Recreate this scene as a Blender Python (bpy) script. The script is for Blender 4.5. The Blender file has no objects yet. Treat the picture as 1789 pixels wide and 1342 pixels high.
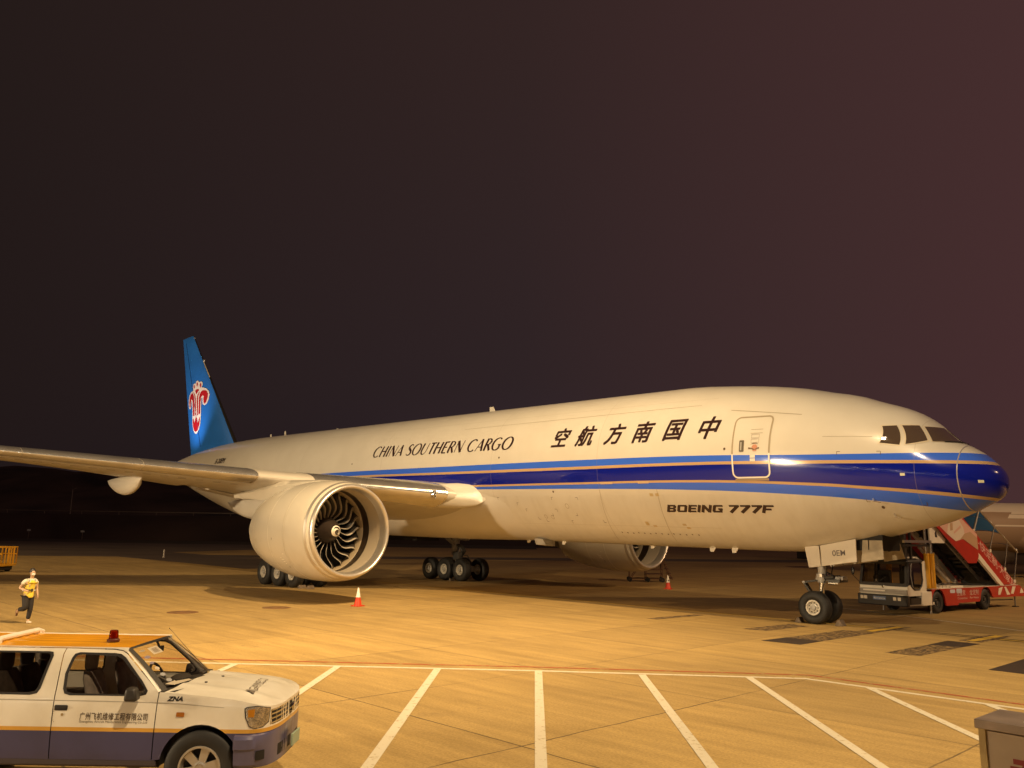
import bpy, bmesh, math, random
import numpy as np
from mathutils import Vector, Matrix
random.seed(7)
SC = bpy.context.scene
COL = SC.collection
R = math.radians
PI = math.pi

# ------------------------------------------------------------------ camera
cam_d = bpy.data.cameras.new("camera")
cam = bpy.data.objects.new("camera", cam_d)
COL.objects.link(cam)
SC.camera = cam
_yaw, _pitch, _roll = 0.804, 0.179, 0.016
_f = Vector((-math.sin(_yaw)*math.cos(_pitch), math.cos(_yaw)*math.cos(_pitch), math.sin(_pitch)))
_r = Vector((math.cos(_yaw), math.sin(_yaw), 0))
_u = _r.cross(_f)
_r2 = math.cos(_roll)*_r + math.sin(_roll)*_u
_u2 = -math.sin(_roll)*_r + math.cos(_roll)*_u
cam.matrix_world = Matrix(((_r2.x, _u2.x, -_f.x, 7.428), (_r2.y, _u2.y, -_f.y, -27.715), (_r2.z, _u2.z, -_f.z, 2.858), (0, 0, 0, 1)))
cam_d.sensor_width = 36
cam_d.lens = 36*1436.26/1789
cam_d.clip_start = 0.1
cam_d.clip_end = 3000

# ------------------------------------------------------------------ night sky
W = bpy.data.worlds.new("World")
SC.world = W
W.use_nodes = True
nt = W.node_tree
nt.nodes.clear()
def wn(t, **k):
    n = nt.nodes.new(t)
    for a, b in k.items(): setattr(n, a, b)
    return n
tc = wn('ShaderNodeTexCoord')
def ramp_node(tree, stops, interp='LINEAR'):
    n = tree.nodes.new('ShaderNodeValToRGB')
    cr = n.color_ramp
    cr.interpolation = interp
    while len(cr.elements) < len(stops): cr.elements.new(0.5)
    for e, (p, c) in zip(cr.elements, stops):
        e.position = p; e.color = (*c, 1)
    return n
sep = wn('ShaderNodeSeparateXYZ')
nt.links.new(tc.outputs['Generated'], sep.inputs[0])
dot = wn('ShaderNodeVectorMath', operation='DOT_PRODUCT')
dot.inputs[1].default_value = (0.695, 0.719, 0)
nt.links.new(tc.outputs['Generated'], dot.inputs[0])
mr = wn('ShaderNodeMapRange')
mr.inputs['From Min'].default_value = -0.6
mr.inputs['From Max'].default_value = 0.62
nt.links.new(dot.outputs['Value'], mr.inputs['Value'])
mz = wn('ShaderNodeMapRange')
mz.inputs['From Min'].default_value = 0.0
mz.inputs['From Max'].default_value = 0.56
nt.links.new(sep.outputs['Z'], mz.inputs['Value'])
low = ramp_node(nt, [(0.0, (0.0140, 0.0084, 0.0080)), (0.3, (0.0160, 0.0105, 0.0125)), (0.52, (0.036, 0.0225, 0.0325)), (0.75, (0.052, 0.0275, 0.0300)), (1.0, (0.068, 0.0280, 0.0275))])
mid = ramp_node(nt, [(0.0, (0.0145, 0.0088, 0.0082)), (0.5, (0.027, 0.0165, 0.0180)), (0.8, (0.048, 0.0235, 0.0240)), (1.0, (0.066, 0.0270, 0.0280))])
top = ramp_node(nt, [(0.0, (0.0155, 0.0097, 0.0085)), (0.5, (0.0325, 0.0176, 0.0166)), (0.9, (0.0605, 0.0270, 0.0268)), (1.0, (0.066, 0.028, 0.028))])
for n in (low, mid, top): nt.links.new(mr.outputs[0], n.inputs[0])
f1 = wn('ShaderNodeMapRange'); f1.inputs['From Max'].default_value = 0.34; f1.interpolation_type = 'SMOOTHSTEP'
f2 = wn('ShaderNodeMapRange'); f2.inputs['From Min'].default_value = 0.3; f2.inputs['From Max'].default_value = 1.0
nt.links.new(mz.outputs[0], f1.inputs['Value']); nt.links.new(mz.outputs[0], f2.inputs['Value'])
m1 = wn('ShaderNodeMix', data_type='RGBA'); m2 = wn('ShaderNodeMix', data_type='RGBA')
nt.links.new(f1.outputs[0], m1.inputs[0]); nt.links.new(low.outputs[0], m1.inputs[6]); nt.links.new(mid.outputs[0], m1.inputs[7])
nt.links.new(f2.outputs[0], m2.inputs[0]); nt.links.new(m1.outputs[2], m2.inputs[6]); nt.links.new(top.outputs[0], m2.inputs[7])
bg = wn('ShaderNodeBackground'); bg.inputs[1].default_value = 1.0
wo = wn('ShaderNodeOutputWorld')
nt.links.new(m2.outputs[2], bg.inputs[0]); nt.links.new(bg.outputs[0], wo.inputs[0])

# ------------------------------------------------------------------ exposure
SC.view_settings.view_transform = 'Standard'
SC.view_settings.look = 'None'
SC.view_settings.exposure = 0
SC.view_settings.gamma = 1
SC.view_settings.use_curve_mapping = False
SC.cycles.max_bounces = 8
SC.cycles.diffuse_bounces = 4
SC.cycles.glossy_bounces = 4
SC.cycles.transparent_max_bounces = 12
SC.cycles.sample_clamp_indirect = 6

# ------------------------------------------------------------------ apron lamps and added fills (on the masts built further down)
LAMPC = (1.0, 0.685, 0.34)
def lamp(kind, name, loc, power, target=None, col=LAMPC, size=0.35, cone=150, blend=0.6):
    d = bpy.data.lights.new(name, kind)
    d.energy = power; d.color = col; d.shadow_soft_size = size
    o = bpy.data.objects.new(name, d); COL.objects.link(o); o.location = loc
    if kind == 'SPOT':
        d.spot_size = R(cone); d.spot_blend = blend
        o.rotation_euler = (Vector(target)-Vector(loc)).to_track_quat('-Z', 'Y').to_euler()
    return o
MAST = Vector((3.0, -12.2, 24.0))
FILLC = (1.0, 0.745, 0.44)
lamp('SPOT', 'flood_lamp', MAST+Vector((-0.3, 0.1, -0.25)), 15500, (-8, -20, 0), cone=132, blend=1.0)
lamp('SPOT', 'flood_lamp', MAST+Vector((-0.7, -0.2, -0.25)), 50000, (-30, -18, 0), cone=100, blend=1.0)
MAST2 = Vector((24, -25, 35))
lamp('SPOT', 'flood_lamp', MAST2+Vector((-0.4, 0.4, -0.15)), 58000, (-3, -20, 0), col=FILLC, cone=72, blend=0.9, size=0.4)
FILL_MAST3 = Vector((-22, -64, 9.0))
lamp('SPOT', 'flood_lamp', FILL_MAST3+Vector((0.2, 0.5, -0.15)), 92000, (-18, 0, 5), col=FILLC, cone=64, blend=0.8, size=0.8)  # low fill on an added, unseen mast, brightens the fuselage side
FILL_MAST4 = Vector((26, 24, 24))
lamp('SPOT', 'flood_lamp', FILL_MAST4+Vector((-0.4, 0.3, -0.15)), 44000, (-9, 28, 0), col=(1.0, 0.63, 0.32), cone=92, blend=0.9, size=0.5)  # added unseen mast, brightens the stairs truck and the far stand
FILL_MAST5 = Vector((-78, -62, 24))
lamp('SPOT', 'flood_lamp', FILL_MAST5+Vector((0.2, 0.5, -0.15)), 80000, (-84, 12, 0), cone=95, blend=0.9, size=0.5)  # added unseen mast, brightens the far left apron and tail
# white logo lights on the tailplane, shining up the fin
for _s in (-1, 1): lamp('SPOT', 'logo_lamp', (-57.0, _s*4.2, 7.6), 1500, (-58.2, 0, 13.5), col=(1.0, 0.93, 0.85), size=0.08, cone=75, blend=0.9)

# ------------------------------------------------------------------ materials
MATS = {}
def mat(name, col, rough=0.5, metal=0.0, coat=0.0, var=0.0, vscale=3.0, bump=0.0, bscale=40.0, emit=None, estr=0.0, spec=0.5):
    if name in MATS: return MATS[name]
    m = bpy.data.materials.new(name); m.use_nodes = True
    t = m.node_tree; b = t.nodes['Principled BSDF']
    b.inputs['Base Color'].default_value = (*col, 1)
    b.inputs['Roughness'].default_value = rough
    b.inputs['Metallic'].default_value = metal
    b.inputs['Specular IOR Level'].default_value = spec
    if coat:
        b.inputs['Coat Weight'].default_value = coat; b.inputs['Coat Roughness'].default_value = 0.04
    if emit:
        b.inputs['Emission Color'].default_value = (*emit, 1); b.inputs['Emission Strength'].default_value = estr
    if var or bump:
        tcn = t.nodes.new('ShaderNodeTexCoord')
    if var:
        nz = t.nodes.new('ShaderNodeTexNoise'); nz.inputs['Scale'].default_value = vscale; nz.inputs['Detail'].default_value = 6
        t.links.new(tcn.outputs['Object'], nz.inputs['Vector'])
        hi = tuple(min(1, c*(1+var)) for c in col); lo = tuple(c*(1-var) for c in col)
        rp = ramp_node(t, [(0.3, lo), (0.7, hi)])
        t.links.new(nz.outputs['Fac'], rp.inputs[0]); t.links.new(rp.outputs[0], b.inputs['Base Color'])
    if bump:
        nb = t.nodes.new('ShaderNodeTexNoise'); nb.inputs['Scale'].default_value = bscale; nb.inputs['Detail'].default_value = 4
        t.links.new(tcn.outputs['Object'], nb.inputs['Vector'])
        bp = t.nodes.new('ShaderNodeBump'); bp.inputs['Strength'].default_value = bump; bp.inputs['Distance'].default_value = 0.01
        t.links.new(nb.outputs['Fac'], bp.inputs['Height']); t.links.new(bp.outputs[0], b.inputs['Normal'])
    MATS[name] = m
    return m
def glass(name, tint, gloss=0.12, rough=0.02):
    m = bpy.data.materials.new(name); m.use_nodes = True
    t = m.node_tree; t.nodes.clear()
    o = t.nodes.new('ShaderNodeOutputMaterial'); mx = t.nodes.new('ShaderNodeMixShader')
    tr = t.nodes.new('ShaderNodeBsdfTransparent'); tr.inputs[0].default_value = (*tint, 1)
    gl = t.nodes.new('ShaderNodeBsdfGlossy'); gl.inputs['Roughness'].default_value = rough
    lw = t.nodes.new('ShaderNodeLayerWeight'); lw.inputs[0].default_value = gloss
    t.links.new(lw.outputs['Fresnel'], mx.inputs[0]); t.links.new(tr.outputs[0], mx.inputs[1]); t.links.new(gl.outputs[0], mx.inputs[2])
    t.links.new(mx.outputs[0], o.inputs[0])
    MATS[name] = m
    return m

WHITE = mat('aircraft_white', (0.66, 0.625, 0.555), 0.30, coat=0.35, var=0.035, vscale=0.9)
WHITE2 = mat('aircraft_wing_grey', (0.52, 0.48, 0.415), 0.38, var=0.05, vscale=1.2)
METAL = mat('bare_metal', (0.70, 0.67, 0.62), 0.22, metal=0.85, var=0.1, vscale=2.0)
LIPM = mat('lip_metal', (0.72, 0.68, 0.62), 0.34, metal=0.75)
BLK = mat('black_rubber', (0.018, 0.017, 0.016), 0.62, var=0.3, vscale=6)
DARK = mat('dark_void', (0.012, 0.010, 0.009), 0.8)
DKGREY = mat('dark_grey_paint', (0.05, 0.048, 0.045), 0.5)
GEAR = mat('gear_grey', (0.40, 0.385, 0.36), 0.45, var=0.15, vscale=5)
RIM = mat('wheel_rim', (0.62, 0.58, 0.50), 0.4, metal=0.2)
INK = mat('lettering_ink', (0.030, 0.012, 0.012), 0.4, coat=0.2)
CABGLASS = mat('cockpit_glass', (0.080, 0.056, 0.040), 0.03, spec=0.9, coat=0.8)
YELP = mat('yellow_paint', (0.72, 0.36, 0.02), 0.42, coat=0.3, var=0.06)
REDP = mat('red_paint', (0.43, 0.020, 0.010), 0.38, coat=0.3, var=0.08)
CREAM = mat('cream_paint', (0.78, 0.73, 0.62), 0.40, coat=0.2, var=0.05)
TUBE = mat('steel_tube', (0.55, 0.54, 0.52), 0.28, metal=0.9)
LENS = mat('lamp_lens', (0.75, 0.74, 0.70), 0.08, metal=0.5)

# ------------------------------------------------------------------ mesh helpers
class MB:
    def __init__(self): self.v = []; self.f = []; self.m = []; self.mats = []
    def mi(self, m):
        if m not in self.mats: self.mats.append(m)
        return self.mats.index(m)
    def add(self, vs, fs, m):
        o = len(self.v); k = self.mi(m)
        self.v += [tuple(v) for v in vs]
        for f in fs: self.f.append(tuple(i+o for i in f)); self.m.append(k)
        return self
    def hexa(self, p, m):
        return self.add(p, [(0, 3, 2, 1), (4, 5, 6, 7), (0, 1, 5, 4), (1, 2, 6, 5), (2, 3, 7, 6), (3, 0, 4, 7)], m)
    def box(self, c, s, m, rot=None):
        x, y, z = (a/2 for a in s)
        p = [Vector(q) for q in ((-x, -y, -z), (x, -y, -z), (x, y, -z), (-x, y, -z), (-x, -y, z), (x, -y, z), (x, y, z), (-x, y, z))]
        if rot is not None: p = [rot @ q for q in p]
        return self.hexa([q+Vector(c) for q in p], m)
    def bar(self, a, b, w, h, m, up=(0, 0, 1)):
        a = Vector(a); b = Vector(b); d = (b-a).normalized(); s = d.cross(Vector(up))
        if s.length < 1e-4: s = d.cross(Vector((0, 1, 0)))
        s.normalize(); u = s.cross(d); s *= w/2; u *= h/2
        return self.hexa([a-s-u, a+s-u, a+s+u, a-s+u, b-s-u, b+s-u, b+s+u, b-s+u], m)
    def loft(self, rings, m, closed=True, cap0=False, cap1=False):
        n = len(rings[0]); vs = [p for r in rings for p in r]; fs = []
        for i in range(len(rings)-1):
            for j in range(n if closed else n-1):
                k = (j+1) % n
                fs.append((i*n+j, i*n+k, (i+1)*n+k, (i+1)*n+j))
        if cap0: fs.append(tuple(reversed(range(n))))
        if cap1: fs.append(tuple((len(rings)-1)*n+j for j in range(n)))
        return self.add(vs, fs, m)
    def tube(self, path, r, m, n=8, caps=True):
        P = [Vector(p) for p in path]; rr = r if isinstance(r, (list, tuple)) else [r]*len(P)
        rings = []; pu = None
        for i, p in enumerate(P):
            d = (P[min(i+1, len(P)-1)]-P[max(i-1, 0)]).normalized()
            if pu is None:
                pu = d.orthogonal().normalized()
            pu = (pu-d*pu.dot(d)).normalized(); pv = d.cross(pu)
            rings.append([p+rr[i]*(math.cos(2*PI*k/n)*pu+math.sin(2*PI*k/n)*pv) for k in range(n)])
        return self.loft(rings, m, True, caps, caps)
    def cyl(self, a, b, r, m, n=16, r2=None): return self.tube([a, b], [r, r if r2 is None else r2], m, n)
    def lathe(self, prof, o, ax, m, n=32, cap0=False, cap1=False):
        ax = Vector(ax).normalized(); pu = ax.orthogonal().normalized(); pv = ax.cross(pu); o = Vector(o)
        rings = [[o+ax*x+r*(math.cos(2*PI*k/n)*pu+math.sin(2*PI*k/n)*pv) for k in range(n)] for x, r in prof]
        return self.loft(rings, m, True, cap0, cap1)
    def prism(self, poly, fn, w0, w1, m):
        n = len(poly); vs = [fn(u, v, w0) for u, v in poly]+[fn(u, v, w1) for u, v in poly]
        fs = [tuple(reversed(range(n))), tuple(range(n, 2*n))]+[(i, (i+1) % n, n+(i+1) % n, n+i) for i in range(n)]
        return self.add(vs, fs, m)
    def ball(self, c, r, m, n=12, sc=(1, 1, 1)):
        rings = []
        for i in range(n//2+1):
            a = -PI/2+PI*i/(n//2); q = max(math.cos(a), 1e-3)
            rings.append([(c[0]+r*sc[0]*q*math.cos(2*PI*k/n), c[1]+r*sc[1]*q*math.sin(2*PI*k/n), c[2]+r*sc[2]*math.sin(a)) for k in range(n)])
        return self.loft(rings, m, True, True, True)
    def build(self, name, parent=None, sharp=35, bevel=0.0, loc=None, fix=True):
        me = bpy.data.meshes.new(name)
        me.from_pydata(self.v, [], self.f)
        for m in self.mats: me.materials.append(m)
        me.polygons.foreach_set('material_index', self.m)
        if fix:
            bm = bmesh.new(); bm.from_mesh(me)
            bmesh.ops.recalc_face_normals(bm, faces=bm.faces)
            bm.to_mesh(me); bm.free()
        me.polygons.foreach_set('use_smooth', [True]*len(me.polygons))
        me.set_sharp_from_angle(angle=R(sharp))
        me.update()
        o = bpy.data.objects.new(name, me); COL.objects.link(o)
        if parent is not None: o.parent = parent
        if loc is not None: o.location = loc
        if bevel:
            b = o.modifiers.new('bevel', 'BEVEL'); b.width = bevel; b.segments = 2; b.limit_method = 'ANGLE'; b.angle_limit = R(40)
        return o
def tag(o, label=None, cat=None, group=None, kind=None):
    if label: o['label'] = label
    if cat: o['category'] = cat
    if group: o['group'] = group
    if kind: o['kind'] = kind
    return o
def thing(name, label, cat, loc=(0, 0, 0), rz=0, group=None):
    o = bpy.data.objects.new(name, None); COL.objects.link(o)
    o.empty_display_size = 0.3; o.location = loc; o.rotation_euler = (0, 0, rz)
    return tag(o, label, cat, group)
def dup(o, parent, loc=None, rot=None):
    c = o.copy(); COL.objects.link(c); c.parent = parent
    if loc is not None: c.location = loc
    if rot is not None: c.rotation_euler = rot
    for ch in list(o.children): dup(ch, c)
    return c

# 2D shapes: filled outlines (holes allowed) cut by a grid, so they can be laid on curved surfaces
def fill2d(outlines, step=None):
    cu = bpy.data.curves.new('tmp', 'CURVE'); cu.dimensions = '2D'; cu.fill_mode = 'BOTH'
    for pts in outlines:
        s = cu.splines.new('POLY'); s.points.add(len(pts)-1)
        for p, q in zip(s.points, pts): p.co = (q[0], q[1], 0, 1)
        s.use_cyclic_u = True
    return _curve2d(cu, step)
def text2d(body, size=1.0, shear=0.0, bold=0.0, step=None, sx=1.0, spacing=1.0, align='LEFT'):
    cu = bpy.data.curves.new('tmp', 'FONT'); cu.body = body; cu.size = size; cu.shear = shear; cu.offset = bold
    cu.space_character = spacing; cu.align_x = align; cu.resolution_u = 4
    v, f = _curve2d(cu, step)
    return [(x*sx, y) for x, y in v], f
def _curve2d(cu, step):
    o = bpy.data.objects.new('tmp', cu); COL.objects.link(o)
    dg = bpy.context.evaluated_depsgraph_get(); dg.update()
    me = bpy.data.meshes.new_from_object(o.evaluated_get(dg))
    bpy.data.objects.remove(o); bpy.data.curves.remove(cu)
    bm = bmesh.new(); bm.from_mesh(me); bpy.data.meshes.remove(me)
    bmesh.ops.remove_doubles(bm, verts=bm.verts, dist=1e-5)
    if step: cut2d(bm, step)
    bm.verts.index_update()
    v = [(q.co.x, q.co.y) for q in bm.verts]; f = [tuple(q.index for q in a.verts) for a in bm.faces if a.calc_area() > 1e-9]
    bm.free()
    return v, f
def cut2d(bm, step):
    sx, sy = step if isinstance(step, (tuple, list)) else (step, step)
    for ax, st in ((0, sx), (1, sy)):
        if not st: continue
        c = [q.co[ax] for q in bm.verts]
        a, b = min(c), max(c)
        k = math.floor(a/st)+1
        while k*st < b:
            no = [0, 0, 0]; no[ax] = 1; co = [0, 0, 0]; co[ax] = k*st
            bmesh.ops.bisect_plane(bm, geom=bm.verts[:]+bm.edges[:]+bm.faces[:], plane_co=co, plane_no=no, dist=1e-6)
            k += 1
def strips2d(strokes, step=None):
    """strokes: lists of (x, y, width) -> flat ribbons"""
    v = []; f = []
    for st in strokes:
        n = len(st); o = len(v)
        for i, (x, y, w) in enumerate(st):
            a = st[max(i-1, 0)]; b = st[min(i+1, n-1)]
            d = Vector((b[0]-a[0], b[1]-a[1]));
            if d.length < 1e-9: d = Vector((1, 0))
            d.normalize(); nx, ny = -d.y*w/2, d.x*w/2
            v += [(x+nx, y+ny), (x-nx, y-ny)]
        f += [(o+2*i, o+2*i+1, o+2*i+3, o+2*i+2) for i in range(n-1)]
    if step:
        bm = bmesh.new(); vs = [bm.verts.new((a, b, 0)) for a, b in v]
        for q in f: bm.faces.new([vs[i] for i in q])
        cut2d(bm, step); bm.verts.index_update()
        v = [(q.co.x, q.co.y) for q in bm.verts]; f = [tuple(q.index for q in a.verts) for a in bm.faces]; bm.free()
    return v, f
def arc2d(cx, cy, rx, ry, a0, a1, T, t, n=14):
    o = []
    for i in range(n+1):
        a = R(a0+(a1-a0)*i/n); o.append((cx+rx*math.cos(a), cy+ry*math.sin(a), t+(T-t)*abs(math.cos(a))**1.3))
    return o
def rrect(x0, y0, x1, y1, r, n=5):
    o = []
    for cx, cy, a in ((x1-r, y1-r, 0), (x0+r, y1-r, 90), (x0+r, y0+r, 180), (x1-r, y0+r, 270)):
        o += [(cx+r*math.cos(R(a+90*i/n)), cy+r*math.sin(R(a+90*i/n))) for i in range(n+1)]
    return o
def pch(T, root=False):
    xs = np.array([a for a, b in T], float); ys = np.array([b for a, b in T], float)
    if root: xs = np.sqrt(xs)
    h = np.diff(xs); d = np.diff(ys)/h; m = np.zeros_like(xs); m[0] = d[0]; m[-1] = d[-1]
    for i in range(1, len(xs)-1): m[i] = 0 if d[i-1]*d[i] <= 0 else 2*d[i-1]*d[i]/(d[i-1]+d[i])
    def f(x):
        if root: x = math.sqrt(max(x, 0))
        x = min(max(x, xs[0]), xs[-1]); i = min(max(int(np.searchsorted(xs, x))-1, 0), len(xs)-2); t = (x-xs[i])/h[i]
        return float((1+2*t)*(1-t)**2*ys[i]+t*(1-t)**2*h[i]*m[i]+t*t*(3-2*t)*ys[i+1]+t*t*(t-1)*h[i]*m[i+1])
    return f
BOLD = ((-1, -1), (1, -1), (-1, 1), (1, 1), (0, 0))   # shifts that thicken thin type
def lerp(a, b, t): return a+(b-a)*t

# ------------------------------------------------------------------ ground
def ground_mat():
    m = bpy.data.materials.new('apron_concrete'); m.use_nodes = True
    t = m.node_tree; b = t.nodes['Principled BSDF']; b.inputs['Roughness'].default_value = 0.78
    L = t.links.new
    tcn = t.nodes.new('ShaderNodeTexCoord'); P = tcn.outputs['Object']
    def noise(sc, det=6, rough=0.6, vec=None):
        n = t.nodes.new('ShaderNodeTexNoise'); n.inputs['Scale'].default_value = sc; n.inputs['Detail'].default_value = det; n.inputs['Roughness'].default_value = rough
        L(vec or P, n.inputs['Vector']); return n.outputs['Fac']
    def math_(op, a, b2=None):
        n = t.nodes.new('ShaderNodeMath'); n.operation = op
        for i, q in enumerate((a, b2)):
            if q is None: continue
            if isinstance(q, (int, float)): n.inputs[i].default_value = q
            else: L(q, n.inputs[i])
        return n.outputs[0]
    def mixc(fac, a, b2, mode='MIX'):
        n = t.nodes.new('ShaderNodeMix'); n.data_type = 'RGBA'; n.blend_type = mode
        for i, q in ((0, fac), (6, a), (7, b2)):
            if isinstance(q, (int, float)): n.inputs[i].default_value = q
            elif isinstance(q, tuple): n.inputs[i].default_value = (*q, 1)
            else: L(q, n.inputs[i])
        return n.outputs[2]
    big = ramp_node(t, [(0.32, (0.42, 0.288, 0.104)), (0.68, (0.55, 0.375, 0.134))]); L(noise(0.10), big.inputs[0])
    # brushed streaks along and across the stand
    mp = t.nodes.new('ShaderNodeMapping'); mp.inputs['Scale'].default_value = (0.35, 2.6, 1); mp.inputs['Rotation'].default_value = (0, 0, R(-38)); L(P, mp.inputs[0])
    st = ramp_node(t, [(0.32, (0.76, 0.75, 0.73)), (0.62, (1.08, 1.08, 1.08))]); L(noise(1.1, 9, 0.68, mp.outputs[0]), st.inputs[0])
    col = mixc(0.9, big.outputs[0], st.outputs[0], 'MULTIPLY')
    fine = ramp_node(t, [(0.34, (0.60, 0.58, 0.56)), (0.58, (1.08, 1.08, 1.08))]); L(noise(26, 8, 0.75), fine.inputs[0])
    col = mixc(0.8, col, fine.outputs[0], 'MULTIPLY')
    # slab to slab tone, and long faint tyre tracks along the taxi line
    sxy = t.nodes.new('ShaderNodeVectorMath'); sxy.operation = 'DIVIDE'; sxy.inputs[1].default_value = (4.15, 4.9, 1); off_ = t.nodes.new('ShaderNodeVectorMath'); off_.operation = 'ADD'; off_.inputs[1].default_value = (1.0, 19.32, 0); L(P, off_.inputs[0]); L(off_.outputs[0], sxy.inputs[0])
    fl_ = t.nodes.new('ShaderNodeVectorMath'); fl_.operation = 'FLOOR'; L(sxy.outputs[0], fl_.inputs[0])
    wnz = t.nodes.new('ShaderNodeTexWhiteNoise'); wnz.noise_dimensions = '2D'; L(fl_.outputs[0], wnz.inputs['Vector'])
    slab = ramp_node(t, [(0.0, (0.87, 0.87, 0.88)), (1.0, (1.05, 1.05, 1.04))]); L(wnz.outputs['Value'], slab.inputs[0])
    col = mixc(0.9, col, slab.outputs[0], 'MULTIPLY')
    mp2 = t.nodes.new('ShaderNodeMapping'); mp2.inputs['Scale'].default_value = (0.03, 1.1, 1); mp2.inputs['Rotation'].default_value = (0, 0, R(4)); L(P, mp2.inputs[0])
    trk = ramp_node(t, [(0.50, (1, 1, 1)), (0.66, (0.70, 0.68, 0.66))]); L(noise(1.0, 5, 0.6, mp2.outputs[0]), trk.inputs[0])
    col = mixc(0.5, col, trk.outputs[0], 'MULTIPLY')
    # oil and tyre stains
    stain = ramp_node(t, [(0.60, (0, 0, 0)), (0.74, (1, 1, 1))]); L(noise(0.55, 5, 0.7), stain.inputs[0])
    col = mixc(math_('MULTIPLY', stain.outputs[0], 0.42), col, (0.17, 0.11, 0.05))
    spot = ramp_node(t, [(0.70, (0, 0, 0)), (0.76, (1, 1, 1))]); L(noise(2.3, 3, 0.5), spot.inputs[0])
    col = mixc(math_('MULTIPLY', spot.outputs[0], 0.35), col, (0.14, 0.09, 0.045))
    # slab joints: a grid lined up with the stand, slightly wavy, partly worn
    sx = t.nodes.new('ShaderNodeSeparateXYZ'); L(P, sx.inputs[0])
    wob = math_('MULTIPLY', math_('SUBTRACT', noise(0.8, 4), 0.5), 0.10)
    j = None
    for out, per, off in ((sx.outputs[0], 4.15, 1.0), (sx.outputs[1], 4.9, 19.32)):
        a = math_('ADD', out, off); a = math_('ADD', a, wob)
        a = math_('PINGPONG', a, per/2)
        l = math_('LESS_THAN', a, 0.016)
        j = l if j is None else math_('MAXIMUM', j, l)
    wear = ramp_node(t, [(0.30, (0.15, 0.15, 0.15)), (0.6, (0.85, 0.85, 0.85))]); L(noise(0.35, 3), wear.inputs[0])
    col = mixc(math_('MULTIPLY', j, wear.outputs[0]), col, (0.075, 0.050, 0.024))
    L(col, b.inputs['Base Color'])
    rg = ramp_node(t, [(0.3, (0.66, 0.66, 0.66)), (0.7, (0.86, 0.86, 0.86))]); L(noise(0.7), rg.inputs[0]); L(rg.outputs[0], b.inputs['Roughness'])
    bp = t.nodes.new('ShaderNodeBump'); bp.inputs['Strength'].default_value = 0.25; bp.inputs['Distance'].default_value = 0.006
    L(noise(90, 3), bp.inputs['Height']); L(bp.outputs[0], b.inputs['Normal'])
    return m
CONC = ground_mat()
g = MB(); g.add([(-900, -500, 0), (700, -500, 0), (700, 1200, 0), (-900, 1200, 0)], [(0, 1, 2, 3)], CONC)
tag(g.build('apron', fix=False), kind='structure')

def flat(name, poly, m, z=0.004):
    b = MB(); b.add([(x, y, z) for x, y in poly], [tuple(range(len(poly)))], m)
    o = b.build(name, fix=False)
    if o.data.polygons[0].normal.z < 0: o.data.flip_normals()
    return tag(o, kind='structure')
def worn(name, col, under, thr=0.42, sc=5.0, rough=0.7, stretch=(1, 1, 1)):
    """paint that has worn through to what lies under it in patches"""
    m = bpy.data.materials.new(name); m.use_nodes = True; t = m.node_tree; b = t.nodes['Principled BSDF']; b.inputs['Roughness'].default_value = rough
    tcn = t.nodes.new('ShaderNodeTexCoord'); mp = t.nodes.new('ShaderNodeMapping'); mp.inputs['Scale'].default_value = stretch
    t.links.new(tcn.outputs['Object'], mp.inputs[0])
    n = t.nodes.new('ShaderNodeTexNoise'); n.inputs['Scale'].default_value = sc; n.inputs['Detail'].default_value = 8; n.inputs['Roughness'].default_value = 0.7
    t.links.new(mp.outputs[0], n.inputs['Vector'])
    rp = ramp_node(t, [(thr-0.04, under), (thr+0.04, col)]); t.links.new(n.outputs['Fac'], rp.inputs[0]); t.links.new(rp.outputs[0], b.inputs['Base Color'])
    MATS[name] = m
    return m
PAINTW = worn('white_road_paint', (0.66, 0.60, 0.46), (0.42, 0.31, 0.15), 0.40, 9)
PAINTR = worn('red_road_paint', (0.36, 0.085, 0.03), (0.38, 0.24, 0.10), 0.45, 3)
PAINTY = worn('yellow_road_paint', (0.62, 0.40, 0.05), (0.36, 0.25, 0.09), 0.38, 5)
MATDARK = worn('dark_marking_paint', (0.045, 0.030, 0.022), (0.10, 0.065, 0.035), 0.40, 3)
MATTXT = worn('dark_marking_worn', (0.30, 0.20, 0.082), (0.055, 0.036, 0.022), 0.50, 4.2, stretch=(2.6, 1.0, 1))
ASPH = mat('asphalt_band', (0.115, 0.085, 0.060), 0.8, var=0.3, vscale=0.12)
VERGE = mat('verge_dark', (0.050, 0.040, 0.020), 0.9, var=0.4, vscale=0.3)
def strip(p, q, w):
    p = Vector((*p, 0)); q = Vector((*q, 0)); d = (q-p).normalized(); n = Vector((-d.y, d.x, 0))*w/2
    return [tuple((p-n)[:2]), tuple((q-n)[:2]), tuple((q+n)[:2]), tuple((p+n)[:2])]
def polystrip(pts, w):
    L = []; Rr = []
    for i, p in enumerate(pts):
        a = Vector(pts[max(i-1, 0)]); b = Vector(pts[min(i+1, len(pts)-1)]); d = (b-a).normalized(); n = Vector((-d.y, d.x))*w/2
        L.append(tuple(Vector(p)+n)); Rr.append(tuple(Vector(p)-n))
    return L, Rr
def lineobj(name, pts, w, m, z):
    b = MB(); L, Rr = polystrip(pts, w); n = len(pts)
    b.add([(*p, z) for p in L]+[(*p, z) for p in Rr], [(i, n+i, n+i+1, i+1) for i in range(n-1)], m)
    o = b.build(name, fix=False)
    if o.data.polygons[0].normal.z < 0: o.data.flip_normals()
    return tag(o, kind='structure')
lineobj('white_edge_line', [(-26, -34.3), (-10.63, -19.83), (-5.18, -14.66), (-1.06, -11.02), (2.86, -10.93), (16, -10.7)], 0.15, PAINTW, 0.004)
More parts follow.
